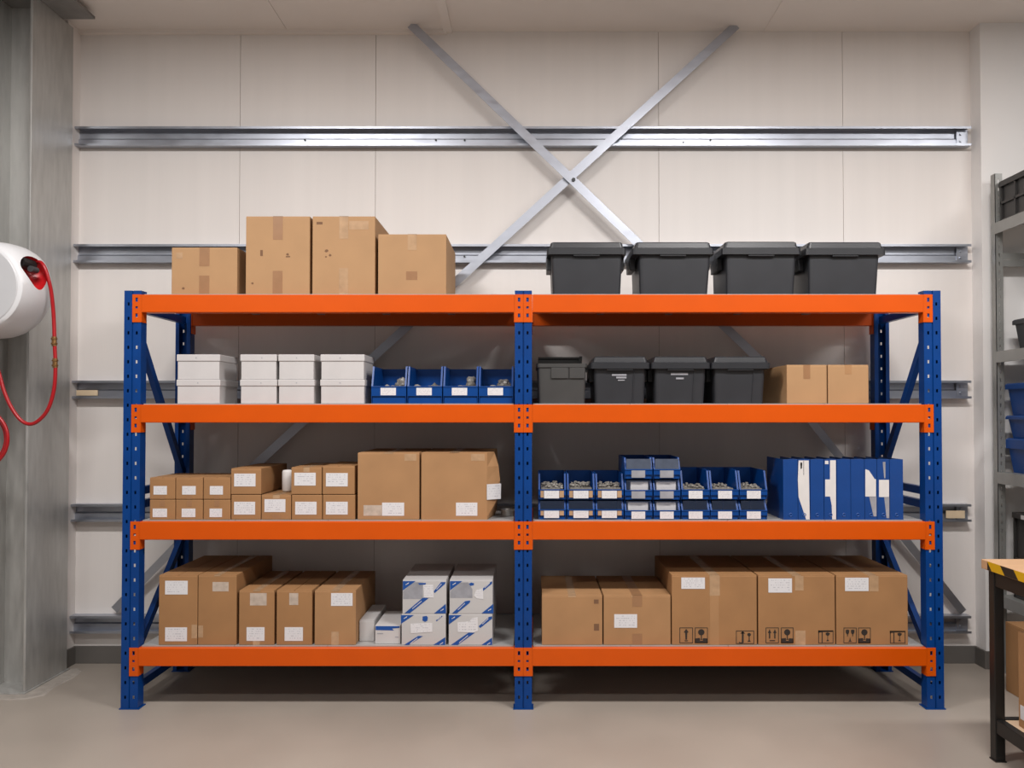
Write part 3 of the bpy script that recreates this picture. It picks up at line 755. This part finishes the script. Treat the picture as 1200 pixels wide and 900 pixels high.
# tape roll behind
YQ = .22; cx = X_(595, 594, YQ)
m = MB(); hz = .034
def rg(r, z): return [Vector((cx + r * math.cos(2 * math.pi * k / 24), YQ + r * math.sin(2 * math.pi * k / 24), z)) for k in range(24)]
rr = [rg(.038, ZS[2]), rg(.038, ZS[2] + hz * .7), rg(.044, ZS[2] + hz * .72), rg(.044, ZS[2] + hz), rg(.036, ZS[2] + hz), rg(.034, ZS[2] + hz - .006)]
m.loft(rr)
tag(m.build('round_tin', M['tin'], smooth=False), 'small round pale tin between the crushed carton and the middle upright', 'tin')

# ------------------------------------------------------------------ bottom shelf, left bay
g = 'long brown boxes on the bottom shelf'
carton((186, 674, 231.3, 759), .03, .60, ZS[3], 'tall long brown box with two white labels beside the left upright on the bottom shelf', g, 'card2', labels=[(193.6, 680.6, 220, 696.6), (193.6, 735.2, 219.2, 751.4)], tapes=[(224.5, 732, 231, 748, 'cleartape')])
carton((232, 674, 277, 759), .03, .60, ZS[3], 'tall long brown box with a patch of whitish tape, second on the bottom shelf', g, 'card2', tapes=[(249, 682, 268, 693, 'whitetape'), (232.5, 733, 238, 747, 'cleartape')], tape=('cleartape', .016, .006, 0))
carton((280, 692, 321.3, 759), .03, .54, ZS[3], 'lower long brown box with wide whitish tape above its label, third on the bottom shelf', g, 'card2', labels=[(289, 735, 310, 751)], tapes=[(293, 695, 312.5, 709.5, 'whitetape')], tape=('cleartape', .018, .004, .03))
carton((324, 692, 365.6, 759), .03, .54, ZS[3], 'lower long brown box with narrow whitish tape above its label, fourth on the bottom shelf', g, 'card2', labels=[(333.6, 735, 355, 751)], tapes=[(339, 695, 349.5, 709, 'whitetape')])
carton((368.6, 692, 417, 759), .03, .54, ZS[3], 'lower long brown box with one high white label, beside the small white box', g, 'card', labels=[(388, 695, 413.2, 710)], tape=('cleartape', .02, .004, .07))
# small white boxes
Y = .05; x0, x1, _, zt = rect(439.5, 733, 469, 756.5, Y)
t = thing('white_box', ((x0 + x1) / 2, Y + .15, ZS[3]), 'small white carton with a blue top edge beside the blue-striped boxes', 'box')
MB().box(x0, x1, Y, Y + .32, ZS[3], zt, .003).build('carton', M['wbox'], t)
x0_, x1_, za_, zb_2 = rect(439.5, 733, 469, 738, Y)
MB().prism([(x0 + .003, zt - .003), (x1 - .003, zt - .003), (x1 - .003, zt - .012), (x0 + .09, zt - .016), (x0 + .1, zt - .026), (x0 + .003, zt - .024)], 'y', Y - .0008, Y - .0001).build('blue_print', M['bluprint'], t)
q = MB(); q.prism([XZ(442, 742, Y), XZ(449, 742, Y), XZ(449, 743, Y), XZ(442, 743, Y)], 'y', Y - .0008, Y - .0001); q.prism([XZ(463, 746, Y), XZ(467, 746, Y), XZ(467, 747, Y), XZ(463, 747, Y)], 'y', Y - .0008, Y - .0001); q.build('printed_mark', M['grprint'], t)
Y = .10; x0, x1, _, zt = rect(421, 727, 438.6, 756, Y)
t = thing('white_box', ((x0 + x1) / 2, Y + .16, ZS[3]), 'pale grey carton half hidden between the brown box and the small white carton', 'box')
MB().box(x0, x1, Y, Y + .36, ZS[3], zt - .003, .003).build('carton', M['silver'], t)
MB().box(x0 + .001, x1 - .001, Y + .001, Y + .358, zt - .003, zt, .001).build('top_flap', M['silver'], t)

# blue-striped silver boxes, four
sc = 982 / 120.0
def op(*pts): return [(465 + x / sc, 655 + y / sc) for x, y in pts]
def striped(pr, zb, ztop, label, prints, labs, shade=None):
    def XZ(a, b, Y):
        x, z = globals()['XZ'](a, b, Y); return x, min(max(z, zb + .001), ztop - .001)
    Y = .03; x0, x1, _, _ = rect(*pr, Y); dp = .47
    t = thing('striped_box', ((x0 + x1) / 2, Y + dp / 2, zb), label, 'box', 'blue-striped silver boxes on the bottom shelf')
    MB().box(x0, x1, Y, Y + dp, zb, ztop - .003, .003).build('carton', M['silver'], t)
    MB().box(x0 + .001, x1 - .001, Y + .001, Y + dp - .001, ztop - .004, ztop, .001).build('top_flap', M['silver'], t)
    if shade:
        MB().prism([XZ(a, b, Y) for a, b in op(*shade)], 'y', Y - .0004, Y - .0001).build('grey_print', M['grprint'], t)
    for nm, pl in prints:
        MB().prism([XZ(a, b, Y) for a, b in op(*pl)], 'y', Y - .0009, Y - .0001).build(nm, M['bluprint'], t)
        if nm != 'emblem_print':            # small white lettering strokes along the print
            cx = sum(p[0] for p in pl) / len(pl); cy = sum(p[1] for p in pl) / len(pl)
            q = MB()
            if nm == 'stripe_print':
                L0 = ((pl[0][0] + pl[-1][0]) / 2, (pl[0][1] + pl[-1][1]) / 2); L1 = ((pl[1][0] + pl[2][0]) / 2, (pl[1][1] + pl[2][1]) / 2)
                n = max(2, int(math.hypot(L1[0] - L0[0], L1[1] - L0[1]) / 22)); tt = [.3 + .45 * k / (n - 1) for k in range(n)]
                cs = [(L0[0] + (L1[0] - L0[0]) * a, L0[1] + (L1[1] - L0[1]) * a) for a in tt]
            else: cs = [(cx - 9, cy + 5), (cx + 3, cy - 2), (cx + 12, cy - 7)]
            for k, (a, b) in enumerate(cs):
                q.prism([XZ(u, v, Y) for u, v in op((a - 6, b + 4), (a - 2, b - 6), (a + 6, b - 9), (a + 3, b + 1))], 'y', Y - .0013, Y - .0001)
            q.build('lettering', M['paper'], t)
    for pl in labs: MB().prism([XZ(a, b, Y) for a, b in op(*pl)], 'y', Y - .0016, Y - .0001).build('shipping_label', M['label'], t)
    return t
zm3 = Z_(525, 719.3, .03); zt3 = Z_(525, 679.6, .03)
striped((470.6, 720, 522.3, 759), ZS[3], zm3 - .0005, 'blue-striped silver box with a round blue emblem, bottom left of the four',
        [('corner_print', ((40, 538), (165, 538), (40, 622))), ('corner_print', ((350, 845), (465, 750), (465, 845))), ('stripe_print', ((70, 843), (205, 738), (250, 740), (115, 843))), ('stripe_print', ((375, 590), (428, 545), (440, 548), (382, 598))),
         ('emblem_print', ((248, 552), (285, 546), (298, 560), (294, 592), (270, 604), (246, 590)))],
        [((132, 622), (340, 615), (340, 700), (135, 712))])
striped((525.8, 720, 577.0, 759), ZS[3], zm3 - .0005, 'blue-striped silver box with a stepped white label, bottom right of the four',
        [('corner_print', ((500, 538), (622, 538), (500, 628))), ('corner_print', ((812, 845), (914, 755), (914, 845))), ('stripe_print', ((520, 843), (690, 705), (748, 708), (585, 843))), ('stripe_print', ((785, 645), (885, 555), (914, 550), (914, 572), (800, 662)))],
        [((582, 610), (700, 600), (712, 575), (775, 558), (778, 690), (735, 705), (585, 700))])
striped((471.7, 680, 523, 719), zm3, zt3, 'blue-striped silver box with a grey panel and white label, top left of the four',
        [('corner_print', ((58, 212), (180, 212), (58, 302))), ('corner_print', ((358, 522), (470, 430), (472, 522))), ('stripe_print', ((75, 520), (250, 372), (305, 376), (125, 520))), ('stripe_print', ((355, 310), (425, 222), (468, 222), (462, 240), (362, 328))),
         ('emblem_print', ((205, 232), (280, 230), (275, 246), (215, 248)))],
        [((255, 250), (348, 248), (354, 372), (262, 368))], ((60, 310), (165, 222), (250, 225), (250, 385), (60, 385)))
striped((526.8, 680, 577.4, 719), zm3, zt3, 'blue-striped silver box with a small slanted white label, top right of the four',
        [('corner_print', ((510, 212), (628, 212), (510, 302))), ('corner_print', ((812, 522), (926, 430), (926, 522))), ('stripe_print', ((530, 522), (655, 405), (705, 398), (700, 420), (575, 522))), ('stripe_print', ((818, 290), (900, 220), (914, 214), (914, 236), (828, 306))),
         ('emblem_print', ((692, 236), (715, 226), (742, 234), (738, 252), (705, 258)))],
        [((762, 300), (826, 285), (830, 384), (768, 380), (740, 350))], ((512, 310), (610, 225), (685, 225), (725, 290), (725, 375), (512, 375)))

# ------------------------------------------------------------------ bottom shelf, right bay
carton((635, 697.6, 706, 759), .03, .52, ZS[3], 'plain medium brown box without label beside the middle upright on the bottom shelf', 'brown boxes in the right bay of the bottom shelf', 'card', tape=('cleartape', .02, .01, 0),
       tapes=[(696, 702.5, 701.5, 707.5, 'scuff'), (696, 731, 702, 739, 'scuff')])
carton((707.4, 697.6, 786, 759), .03, .52, ZS[3], 'medium brown box with a centred white label on the bottom shelf', 'brown boxes in the right bay of the bottom shelf', 'card', labels=[(719.8, 719.8, 746.6, 735.6)], tape=('tape', .026, .06, .06),
       tapes=[(740, 697.5, 751, 700, 'cleartape')])
def symbols(t, Y, quads):
    for (kind, a, b, c, d) in quads:           # pixel rectangle a..c, b..d
        w, h = c - a, d - b; e = .75
        m = MB(); pr = lambda pts: m.prism([XZ(a + u * w, b + v * h, Y) for u, v in pts], 'y', Y - .0007, Y - .0001)
        ex, ey = e / w, e / h
        disc = lambda u0, v0, ru, rv: pr([(u0 + ru * math.cos(2 * math.pi * k / 14), v0 + rv * math.sin(2 * math.pi * k / 14)) for k in range(14)])
        border = lambda: [pr(q) for q in ([(0, 0), (1, 0), (1, ey), (0, ey)], [(0, 1 - ey), (1, 1 - ey), (1, 1), (0, 1)], [(0, ey), (ex, ey), (ex, 1 - ey), (0, 1 - ey)], [(1 - ex, ey), (1, ey), (1, 1 - ey), (1 - ex, 1 - ey)])]
        border()
        if kind == 'up1':
            pr([(.5, .08), (.68, .3), (.58, .34), (.56, .78), (.44, .78), (.42, .34), (.32, .3)]); pr([(.36, .82), (.64, .82), (.6, .88), (.4, .88)])
        if kind == 'up2':
            for o in (-.2, .2): pr([(.5 + o, .1), (.63 + o, .34), (.55 + o, .36), (.55 + o, .7), (.45 + o, .7), (.45 + o, .36), (.37 + o, .34)])
            pr([(.3, .8), (.72, .8), (.72, .87), (.3, .87)])
        if kind == 'down2':
            for o in (-.2, .2): pr([(.36 + o, .16), (.5 + o, .12), (.64 + o, .16), (.62 + o, .34), (.53 + o, .44), (.53 + o, .56), (.47 + o, .56), (.47 + o, .44), (.38 + o, .34)])
            pr([(.5, .6), (.56, .84), (.66, .9), (.34, .9), (.44, .84)])
        if kind == 'glass':
            disc(.5, .3, .25, .2); pr([(.47, .48), (.55, .48), (.55, .72), (.62, .78), (.4, .78), (.47, .72)]); pr([(0, .7), (.4, .66), (.4, .84), (.62, .84), (.62, .68), (1, .7), (1, 1), (0, 1)])
        if kind == 'hook':
            pr([(.32, .12), (.42, .12), (.42, .9), (.36, .97), (.2, .97), (.15, .86), (.2, .84), (.24, .9), (.32, .88)]); pr([(.37, .02), (.5, .22), (.24, .22)])
            disc(.72, .3, .1, .13); pr([(.7, .4), (.75, .4), (.75, .72), (.82, .84), (.62, .84), (.7, .72)])
        if kind == 'tee':
            pr([(-.02, .0), (1, .0), (1, .1), (.28, .12), (.28, .95), (.22, .95), (.22, .14), (.05, .16), (.0, .3)])
            pr([(.48, .2), (.62, .14), (.78, .22), (.72, .36), (.64, .42), (.64, .7), (.72, .82), (.52, .82), (.6, .7), (.6, .42), (.5, .34)])
        m.build('handling_symbol', M['print'], t)
g = 'large shipping cartons with handling symbols'
t = carton((787.3, 674, 887, 759), .03, .60, ZS[3], 'large shipping carton with a single up arrow symbol beside the medium boxes', g, 'card2', labels=[(798.4, 676.8, 826, 690)], tape=('cleartape', .026, .005, 0), tapes=[(831.5, 675, 843.5, 698, 'cleartape'), (832, 698, 842.5, 758.8, 'card')])
symbols(t, .03, [('up1', 796.3, 735.4, 812, 753.7), ('glass', 814.2, 735.4, 829.4, 753.7), ('hook', 862.5, 739, 883.8, 754.5)])
t = carton((888.6, 674, 978.6, 759), .03, .60, ZS[3], 'large shipping carton with a fully white label, middle of the three with symbols', g, 'card2', labels=[(900.4, 677.8, 928, 694.4)], tape=('cleartape', .024, .005, 0), tapes=[(931.6, 675, 941.6, 692, 'cleartape'), (932, 739, 944, 758.8, 'cleartape')])
symbols(t, .03, [('up2', 897.2, 735.4, 912.6, 753.8), ('glass', 915.2, 735.4, 929.8, 753.8), ('tee', 959, 738.8, 976.6, 754)])
t = carton((980, 674, 1064, 759), .03, .60, ZS[3], 'large shipping carton with two glass symbols, nearest the right upright', g, 'card2', labels=[(990.2, 677, 1017.8, 692.6)], tape=('cleartape', .022, .005, 0), tapes=[(1018.5, 675, 1029.5, 693, 'cleartape')])
symbols(t, .03, [('down2', 988.5, 735.5, 1003.8, 753.8), ('glass', 1005.6, 735.5, 1020.3, 753.8), ('tee', 1043, 739.3, 1061, 754)])

# ------------------------------------------------------------------ hose reel at the left
YF, YBk = -.235, .03
cxw, czw = X_(-31, 335, YF), Z_(-31, 335, YF)
reel = thing('hose_reel', (cxw, (YF + YBk) / 2, czw - .25), 'white drum hose reel with red hose mounted on the galvanised column', 'hose reel')
def ringY(r, y, n=56, sq=0, top=0):
    out = []
    for k in range(n):
        a = 2 * math.pi * k / n
        rr = r * (1 + sq * (.5 + .5 * math.cos(4 * (a - math.pi / 4))) * (1 if 0 < a < math.pi / 2 else 0))
        out.append(Vector((cxw + 1.06 * rr * math.cos(a), y, czw + rr * math.sin(a))))
    return out
drum = MB().loft([ringY(.212, YF), ringY(.226, YF + .010, sq=.02), ringY(.238, YF + .05, sq=.06), ringY(.246, YF + .12, sq=.08), ringY(.248, YF + .18, sq=.08), ringY(.243, YF + .23, sq=.07), ringY(.225, YBk, sq=.05), ringY(.15, YBk + .012)])
drum_o = drum.build('drum_casing', [M['reel'], M['red']], reel)
mth = P(44, 316, -.07)
cut = MB()
t_ = bmesh.new(); bmesh.ops.create_uvsphere(t_, u_segments=28, v_segments=18, radius=1)
dirn = Vector((.80, -.45, .30)).normalized()
ux = Vector((0, 1, 0)); ux = (ux - dirn * ux.dot(dirn)).normalized(); uz = dirn.cross(ux)
if uz.z < 0: uz = -uz
mc = Vector((cxw, 0, czw)) + Vector((.238, -.125, .102))
for v in t_.verts:
    c = v.co.copy(); w = 1.0 if c.z > 0 else 1 - .35 * abs(c.z)
    v.co = mc + ux * c.x * .092 * w + uz * (c.z * (.108 if c.z < 0 else .072)) + dirn * c.y * .09
cut.merge(t_)
cut_o = cut.build('cut', [M['red'], M['red']], reel)
for p in cut_o.data.polygons: p.material_index = 1
bpy.context.view_layer.update()
md = drum_o.modifiers.new('mouth', 'BOOLEAN'); md.operation = 'DIFFERENCE'; md.object = cut_o; md.solver = 'EXACT'
dg = bpy.context.evaluated_depsgraph_get(); me = bpy.data.meshes.new_from_object(drum_o.evaluated_get(dg))
drum_o.modifiers.clear(); drum_o.data = me
bpy.data.objects.remove(cut_o)
for p in drum_o.data.polygons: p.use_smooth = True
try:
    drum_o.data.set_sharp_from_angle(angle=math.radians(38))
except Exception: pass
f_ = MB().loft([ringY(.205, YF - .004), ringY(.209, YF - .001), ringY(.209, YF + .001)]); f_.build('side_cover', M['reelface'], reel)
for (a, b) in ((27.5, 292.5), (24.5, 339), (11, 368)):
    p = P(a, b, YF + .09)
    d = Vector((p.x - cxw, 0, p.z - czw)).normalized(); c = Vector((cxw, YF + (.07), czw)) + d * .240
    MB().cyl(c - d * .004, c + d * .004, .0075, 10).build('screw', M['dark'], reel)
# black cylinder stands in for the mouth's dark upper hole; grey guide roller
q = MB(); q.cyl(mc + Vector((-.05, -.05, .03)), mc + Vector((-.05, .055, .03)), .03, 16); q.build('mouth_cylinder', M['dark'], reel)
q = MB(); q.cyl(mc + Vector((-.01, -.02, -.0)), mc + Vector((-.01, .03, -.0)), .016, 16); q.build('mouth_cylinder', M['dkgrey'], reel)
q = MB(); q.box(cxw - .03, cxw + .06, YBk + .005, .236, czw - .10, czw + .10, .004); q.build('wall_bracket', M['blackmetal'], reel)
MB().cyl(P(9, 389, -.06), P(9, 393, -.06), .012, 12).build('drain_plug', M['reel'], reel)
YH = -.055
hp = [P(38, 312, -.03), P(46, 307, -.075), P(52, 313, -.09), P(57, 328, -.085), P(60.5, 345, -.07), P(63, 372, YH), P(64, 402, YH), P(65, 432, YH), P(63, 458, YH), P(56, 480, YH), P(45, 493, YH), P(34, 497, YH), P(23, 491, YH), P(12, 475, YH), P(4, 456, YH), P(-1, 438, YH), P(-10, 415, YH), P(-24, 400, YH), P(-40, 398, YH + .02), P(-52, 420, YH + .04), P(-56, 470, YH + .05), P(-54, 520, YH + .05)]
hose = MB().tube(hp, .0095, 10, 6).build('hose', M['hose'], reel, smooth=True)
for yy in (400, 425.5):
    q = MB(); c = 63.6 if yy < 410 else 64.6
    q.cyl(P(c, yy - 5.5, YH), P(c, yy + 5.5, YH), .0125, 10); q.cyl(P(c, yy - 3.6, YH), P(c, yy - 2.2, YH), .0165, 8); q.cyl(P(c, yy + 2, YH), P(c, yy + 3.6, YH), .0165, 8)
    q.build('hose_fitting', M['brass'], reel)
for k, (rx, ry, dy) in enumerate(((32, 34, .0), (30, 31, .022))):
    pts = [P(-23 + rx * math.cos(a), 514 + ry * math.sin(a), -.03 + dy) for a in [2 * math.pi * i / 20 + 1.57 for i in range(20)]]
    pts.append(pts[0] + Vector((-.01, .012, 0)))
    MB().tube(pts, .0095, 10, 4).build('hose_coil', M['hose'], reel, smooth=True)

# ------------------------------------------------------------------ grey shelving at the right
UX0, UX1, UY0, UY1 = 2.79, 3.30, -.50, .635
unit = thing('shelving_unit', ((UX0 + UX1) / 2, (UY0 + UY1) / 2, 0), 'grey steel shelving unit against the right pier', 'shelving unit')
zt_u = Z_(1168, 205, .62)
def angle_post(x, y, sx, sy):
    m = MB(); zz = [0]; h = []
    z = .04
    while z < zt_u - .04: zz += [z, z + .02]; h.append(len(zz) - 2); z += .05
    zz.append(zt_u)
    xs = sorted([x, x + sx * .018, x + sx * .026, x + sx * .045])
    m.plate(xs, zz, {(1, k) for k in h}, *sorted((y, y + sy * .003)))
    m.box(*sorted((x, x + sx * .003)), *sorted((y, y + sy * .045)), 0, zt_u)
    return m.build('post', M['steelgrey'], unit)
angle_post(UX0, UY1 - .045, 1, 1); angle_post(UX1, UY1 - .045, -1, 1); angle_post(UX0, UY0, 1, 1); angle_post(UX1, UY0, -1, 1)
shz = [Z_(1168, y, .6) for y in (262, 412, 553)]; shz.append(.47)
for z in shz:
    sh = MB(); sh.box(UX0 - .004, UX1 + .004, UY0 + .004, UY1 - .048, z - .008, z, .001)
    so = sh.build('shelf', M['steelgrey'], unit)
    for xx in (UX0 - .006, UX1 + .001):
        MB().box(xx, xx + .005, UY0 - .006, UY1 - .0465, z - .068, z, .0015).build('side_beam', M['steelgrey'], unit)
for z0, z1 in ((2.435, 2.475), (2.478, 2.515), (1.30, 1.345)):
    MB().box(UX0 + .02, UX1 - .02, UY1 - .036, UY1 - .032, z0, z1).build('cross_strut', M['steelgrey'], unit)

def ribbed_crate(x0, x1, y0, y1, z0, z1, label, nv=4, tagp=False, cat='crate'):
    t = thing('plastic_crate', ((x0 + x1) / 2, (y0 + y1) / 2, z0), label, cat)
    e = .014
    MB().box(x0 + e, x1 - e, y0 + e, y1 - e, z0, z1 - .006, .003).build('crate_body', M['crate'], t)
    m = MB(); h = z1 - z0
    m.box(x0 - .004, x1 + .004, y0 - .004, y1 + .004, z1 - .034, z1, .004)
    m.build('rim', M['crate'], t)
    m = MB()
    for zz in (z0 + .002, z0 + h * .44): m.box(x0 + .002, x1 - .002, y0 + .002, y1 - .002, zz, zz + .014)
    for k in range(nv + 1):
        yy = y0 + (y1 - y0 - .014) * k / nv
        m.box(x0 + .002, x1 - .002, yy + .001, yy + .013, z0 + .002, z1 - .03)
    for k in range(1, 5):
        xx = x0 + (x1 - x0) * k / 5
        m.box(xx - .006, xx + .006, y0 + .002, y1 - .002, z0 + .002, z1 - .03)
    m.build('ribs', M['crate'], t)
    if tagp:
        MB().box(x0 - .007, x0 - .004, y1 - .165, y1 - .09, z1 - .032, z1 - .008, .001).build('name_tag', M['paper'], t)
    return t
ribbed_crate(2.81, 3.25, .0, .575, shz[0] + .0005, shz[0] + .245, 'black ribbed crate on the topmost shelf of the grey unit', 4)
ribbed_crate(2.835, 3.25, -.05, .52, shz[3] + .0005, shz[3] + .50, 'tall black ribbed crate with a small white tag behind the workbench', 3, True)
def side_tote(x0, x1, y0, y1, z0, z1, rim, m, label, group=None, ov=.022):
    t = thing('storage_tote', ((x0 + x1) / 2, (y0 + y1) / 2, z0), label, 'tote', group)
    MB().loft([rrect(x0 + .03, x1 - .03, y0 + .03, y1 - .03, z0, .015), rrect(x0 + .012, x1 - .012, y0 + .012, y1 - .012, z1 - rim, .018), rrect(x0 + .012, x1 - .012, y0 + .012, y1 - .012, z1 - rim + .002, .018)]).build('body', M[m], t)
    MB().loft([rrect(x0, x1, y0, y1, z1 - rim, .018), rrect(x0, x1, y0, y1, z1 - .008, .018), rrect(x0 + .008, x1 - .008, y0 + .008, y1 - .008, z1, .015), rrect(x0 + .024, x1 - .024, y0 + .024, y1 - .024, z1, .012), rrect(x0 + .03, x1 - .03, y0 + .03, y1 - .03, z1 - .006, .012)]).build('lid', M[m], t)
    return t
side_tote(2.86, 3.24, .0, .56, shz[1] + .0005, Z_(1183, 374, .5), .03, 'black', 'black lidded tote on the second shelf of the grey unit')
hz_ = [shz[2] + .0005, Z_(1178, 513.5, .55), Z_(1178, 487, .55), Z_(1178, 449.5, .55)]
for k, (nm, rim) in enumerate((('lowest', .06), ('middle', .022), ('topmost', .035))):
    side_tote(2.825, 3.22, .0, .58, hz_[k] + (.0005 if k else 0), hz_[k + 1], rim, 'bin', 'blue tote on the grey unit, %s of the stack of three' % nm, 'blue totes stacked on the grey unit')

# floor carton behind the bench
def plain_box(x0, x1, y0, y1, z0, z1, label, m='card', white=None, tape=True):
    t = thing('cardboard_box', ((x0 + x1) / 2, (y0 + y1) / 2, z0), label, 'box')
    MB().box(x0, x1, y0, y1, z0, z1 - .004, .004).build('carton', M[m], t)
    ym = (y0 + y1) / 2
    MB().box(x0 + .001, x1 - .001, y0 + .001, ym - .0015, z1 - .006, z1, .0015).build('top_flap', M[m], t)
    MB().box(x0 + .001, x1 - .001, ym + .0015, y1 - .001, z1 - .006, z1, .0015).build('top_flap', M[m], t)
    if tape:
        q = MB(); q.box(x0 - .0006, x0 - .0001, ym - .025, ym + .025, z1 - .09, z1); q.box(x0 - .0006, x1, ym - .025, ym + .025, z1, z1 + .0006); q.build('packing_tape', M['cleartape'], t)
    if white: MB().box(x0 - .0014, x0 - .0001, *white).build('shipping_label', M['label'], t)
    return t
plain_box(2.655, 3.05, -.20, .295, 0, .385, 'brown cardboard box standing on the floor behind the workbench leg', 'card2')

# ------------------------------------------------------------------ workbench
BX, BYr = 2.045, -.58
zT = Z_(1148, 655, BYr)
bench = thing('workbench', (2.5, -1.3, 0), 'black steel workbench with a beech top and yellow-black hazard edging', 'workbench')
bx1, by0 = 2.95, -2.15
top_ = MB().box(BX, bx1, by0, BYr, zT - .042, zT, .003).build('worktop', M['wood'], bench)
MB().box(BX - .0012, BX - .0001, by0 + .01, BYr - .052, zT - .040, zT - .002).build('hazard_tape', M['hazard'], top_)
LX = BX + .018
for (x, y) in ((LX, -.650), (bx1 - .065, -.650), (LX, by0 + .03), (bx1 - .065, by0 + .03)):
    m = MB(); m.box(x, x + .044, y, y + .044, .006, zT - .0425, .003); lg = m.build('leg', M['blackmetal'], bench)
    MB().box(x - .003, x + .047, y - .003, y + .047, 0, .006).build('foot_pad', M['blackmetal'], lg)
for xx in (LX + .004, bx1 - .061): MB().box(xx, xx + .036, by0 + .074, -.650, zT - .11, zT - .0425, .003).build('apron_rail', M['blackmetal'], bench)
for yy in (-.646, by0 + .034): MB().box(LX + .044, bx1 - .065, yy, yy + .036, zT - .11, zT - .0425, .003).build('apron_rail', M['blackmetal'], bench)
for xx in (LX + .004, bx1 - .061): MB().box(xx, xx + .036, by0 + .074, -.650, .128, .188, .003).build('lower_rail', M['blackmetal'], bench)
for yy in (-.646, by0 + .034): MB().box(LX + .044, bx1 - .065, yy, yy + .036, .128, .188, .003).build('lower_rail', M['blackmetal'], bench)
MB().box(LX + .041, bx1 - .062, by0 + .075, -.655, .172, .188, .002).build('lower_shelf', M['shelfwood'], bench)
plain_box(2.125, 2.60, -1.25, -.72, .1885, .60, 'brown cardboard box with a small white sticker on the lower shelf of the workbench', 'card', white=(-.775, -.735, .225, .285))

# ------------------------------------------------------------------ light
def area(name, loc, sx, sy, power, col=(1, .98, .965), rot=(0, 0, 0)):
    d = bpy.data.lights.new(name, 'AREA'); d.shape = 'RECTANGLE'; d.size = sx; d.size_y = sy; d.energy = power; d.color = col
    o = bpy.data.objects.new(name, d); C.objects.link(o); o.location = loc; o.rotation_euler = rot
    return o
K = 1.7
for x in (-1.6, 1.5): area('ceiling_lamp', (x, -2.0, ZC - .03), 1.2, .3, 76 * K)
area('ceiling_lamp', (3.7, -2.0, ZC - .03), 1.2, .3, 40 * K)  # extra unseen lamp, added to brighten the pier at the right
for x in (-3.2, 0, 3.4): area('ceiling_lamp', (x, -3.9, ZC - .03), 1.2, .3, 22 * K)
w = bpy.data.worlds.new('room_world'); bpy.context.scene.world = w; w.use_nodes = True
w.node_tree.nodes['Background'].inputs['Color'].default_value = (1, .97, .94, 1)
w.node_tree.nodes['Background'].inputs['Strength'].default_value = .23

for o in bpy.data.objects:
    for k in ('_org', '_zt', '_in'):
        if k in o: del o[k]
sc_ = bpy.context.scene
sc_.view_settings.view_transform = 'Standard'; sc_.view_settings.look = 'None'
sc_.view_settings.gamma = 1; sc_.view_settings.exposure = -0.09; sc_.view_settings.use_curve_mapping = False
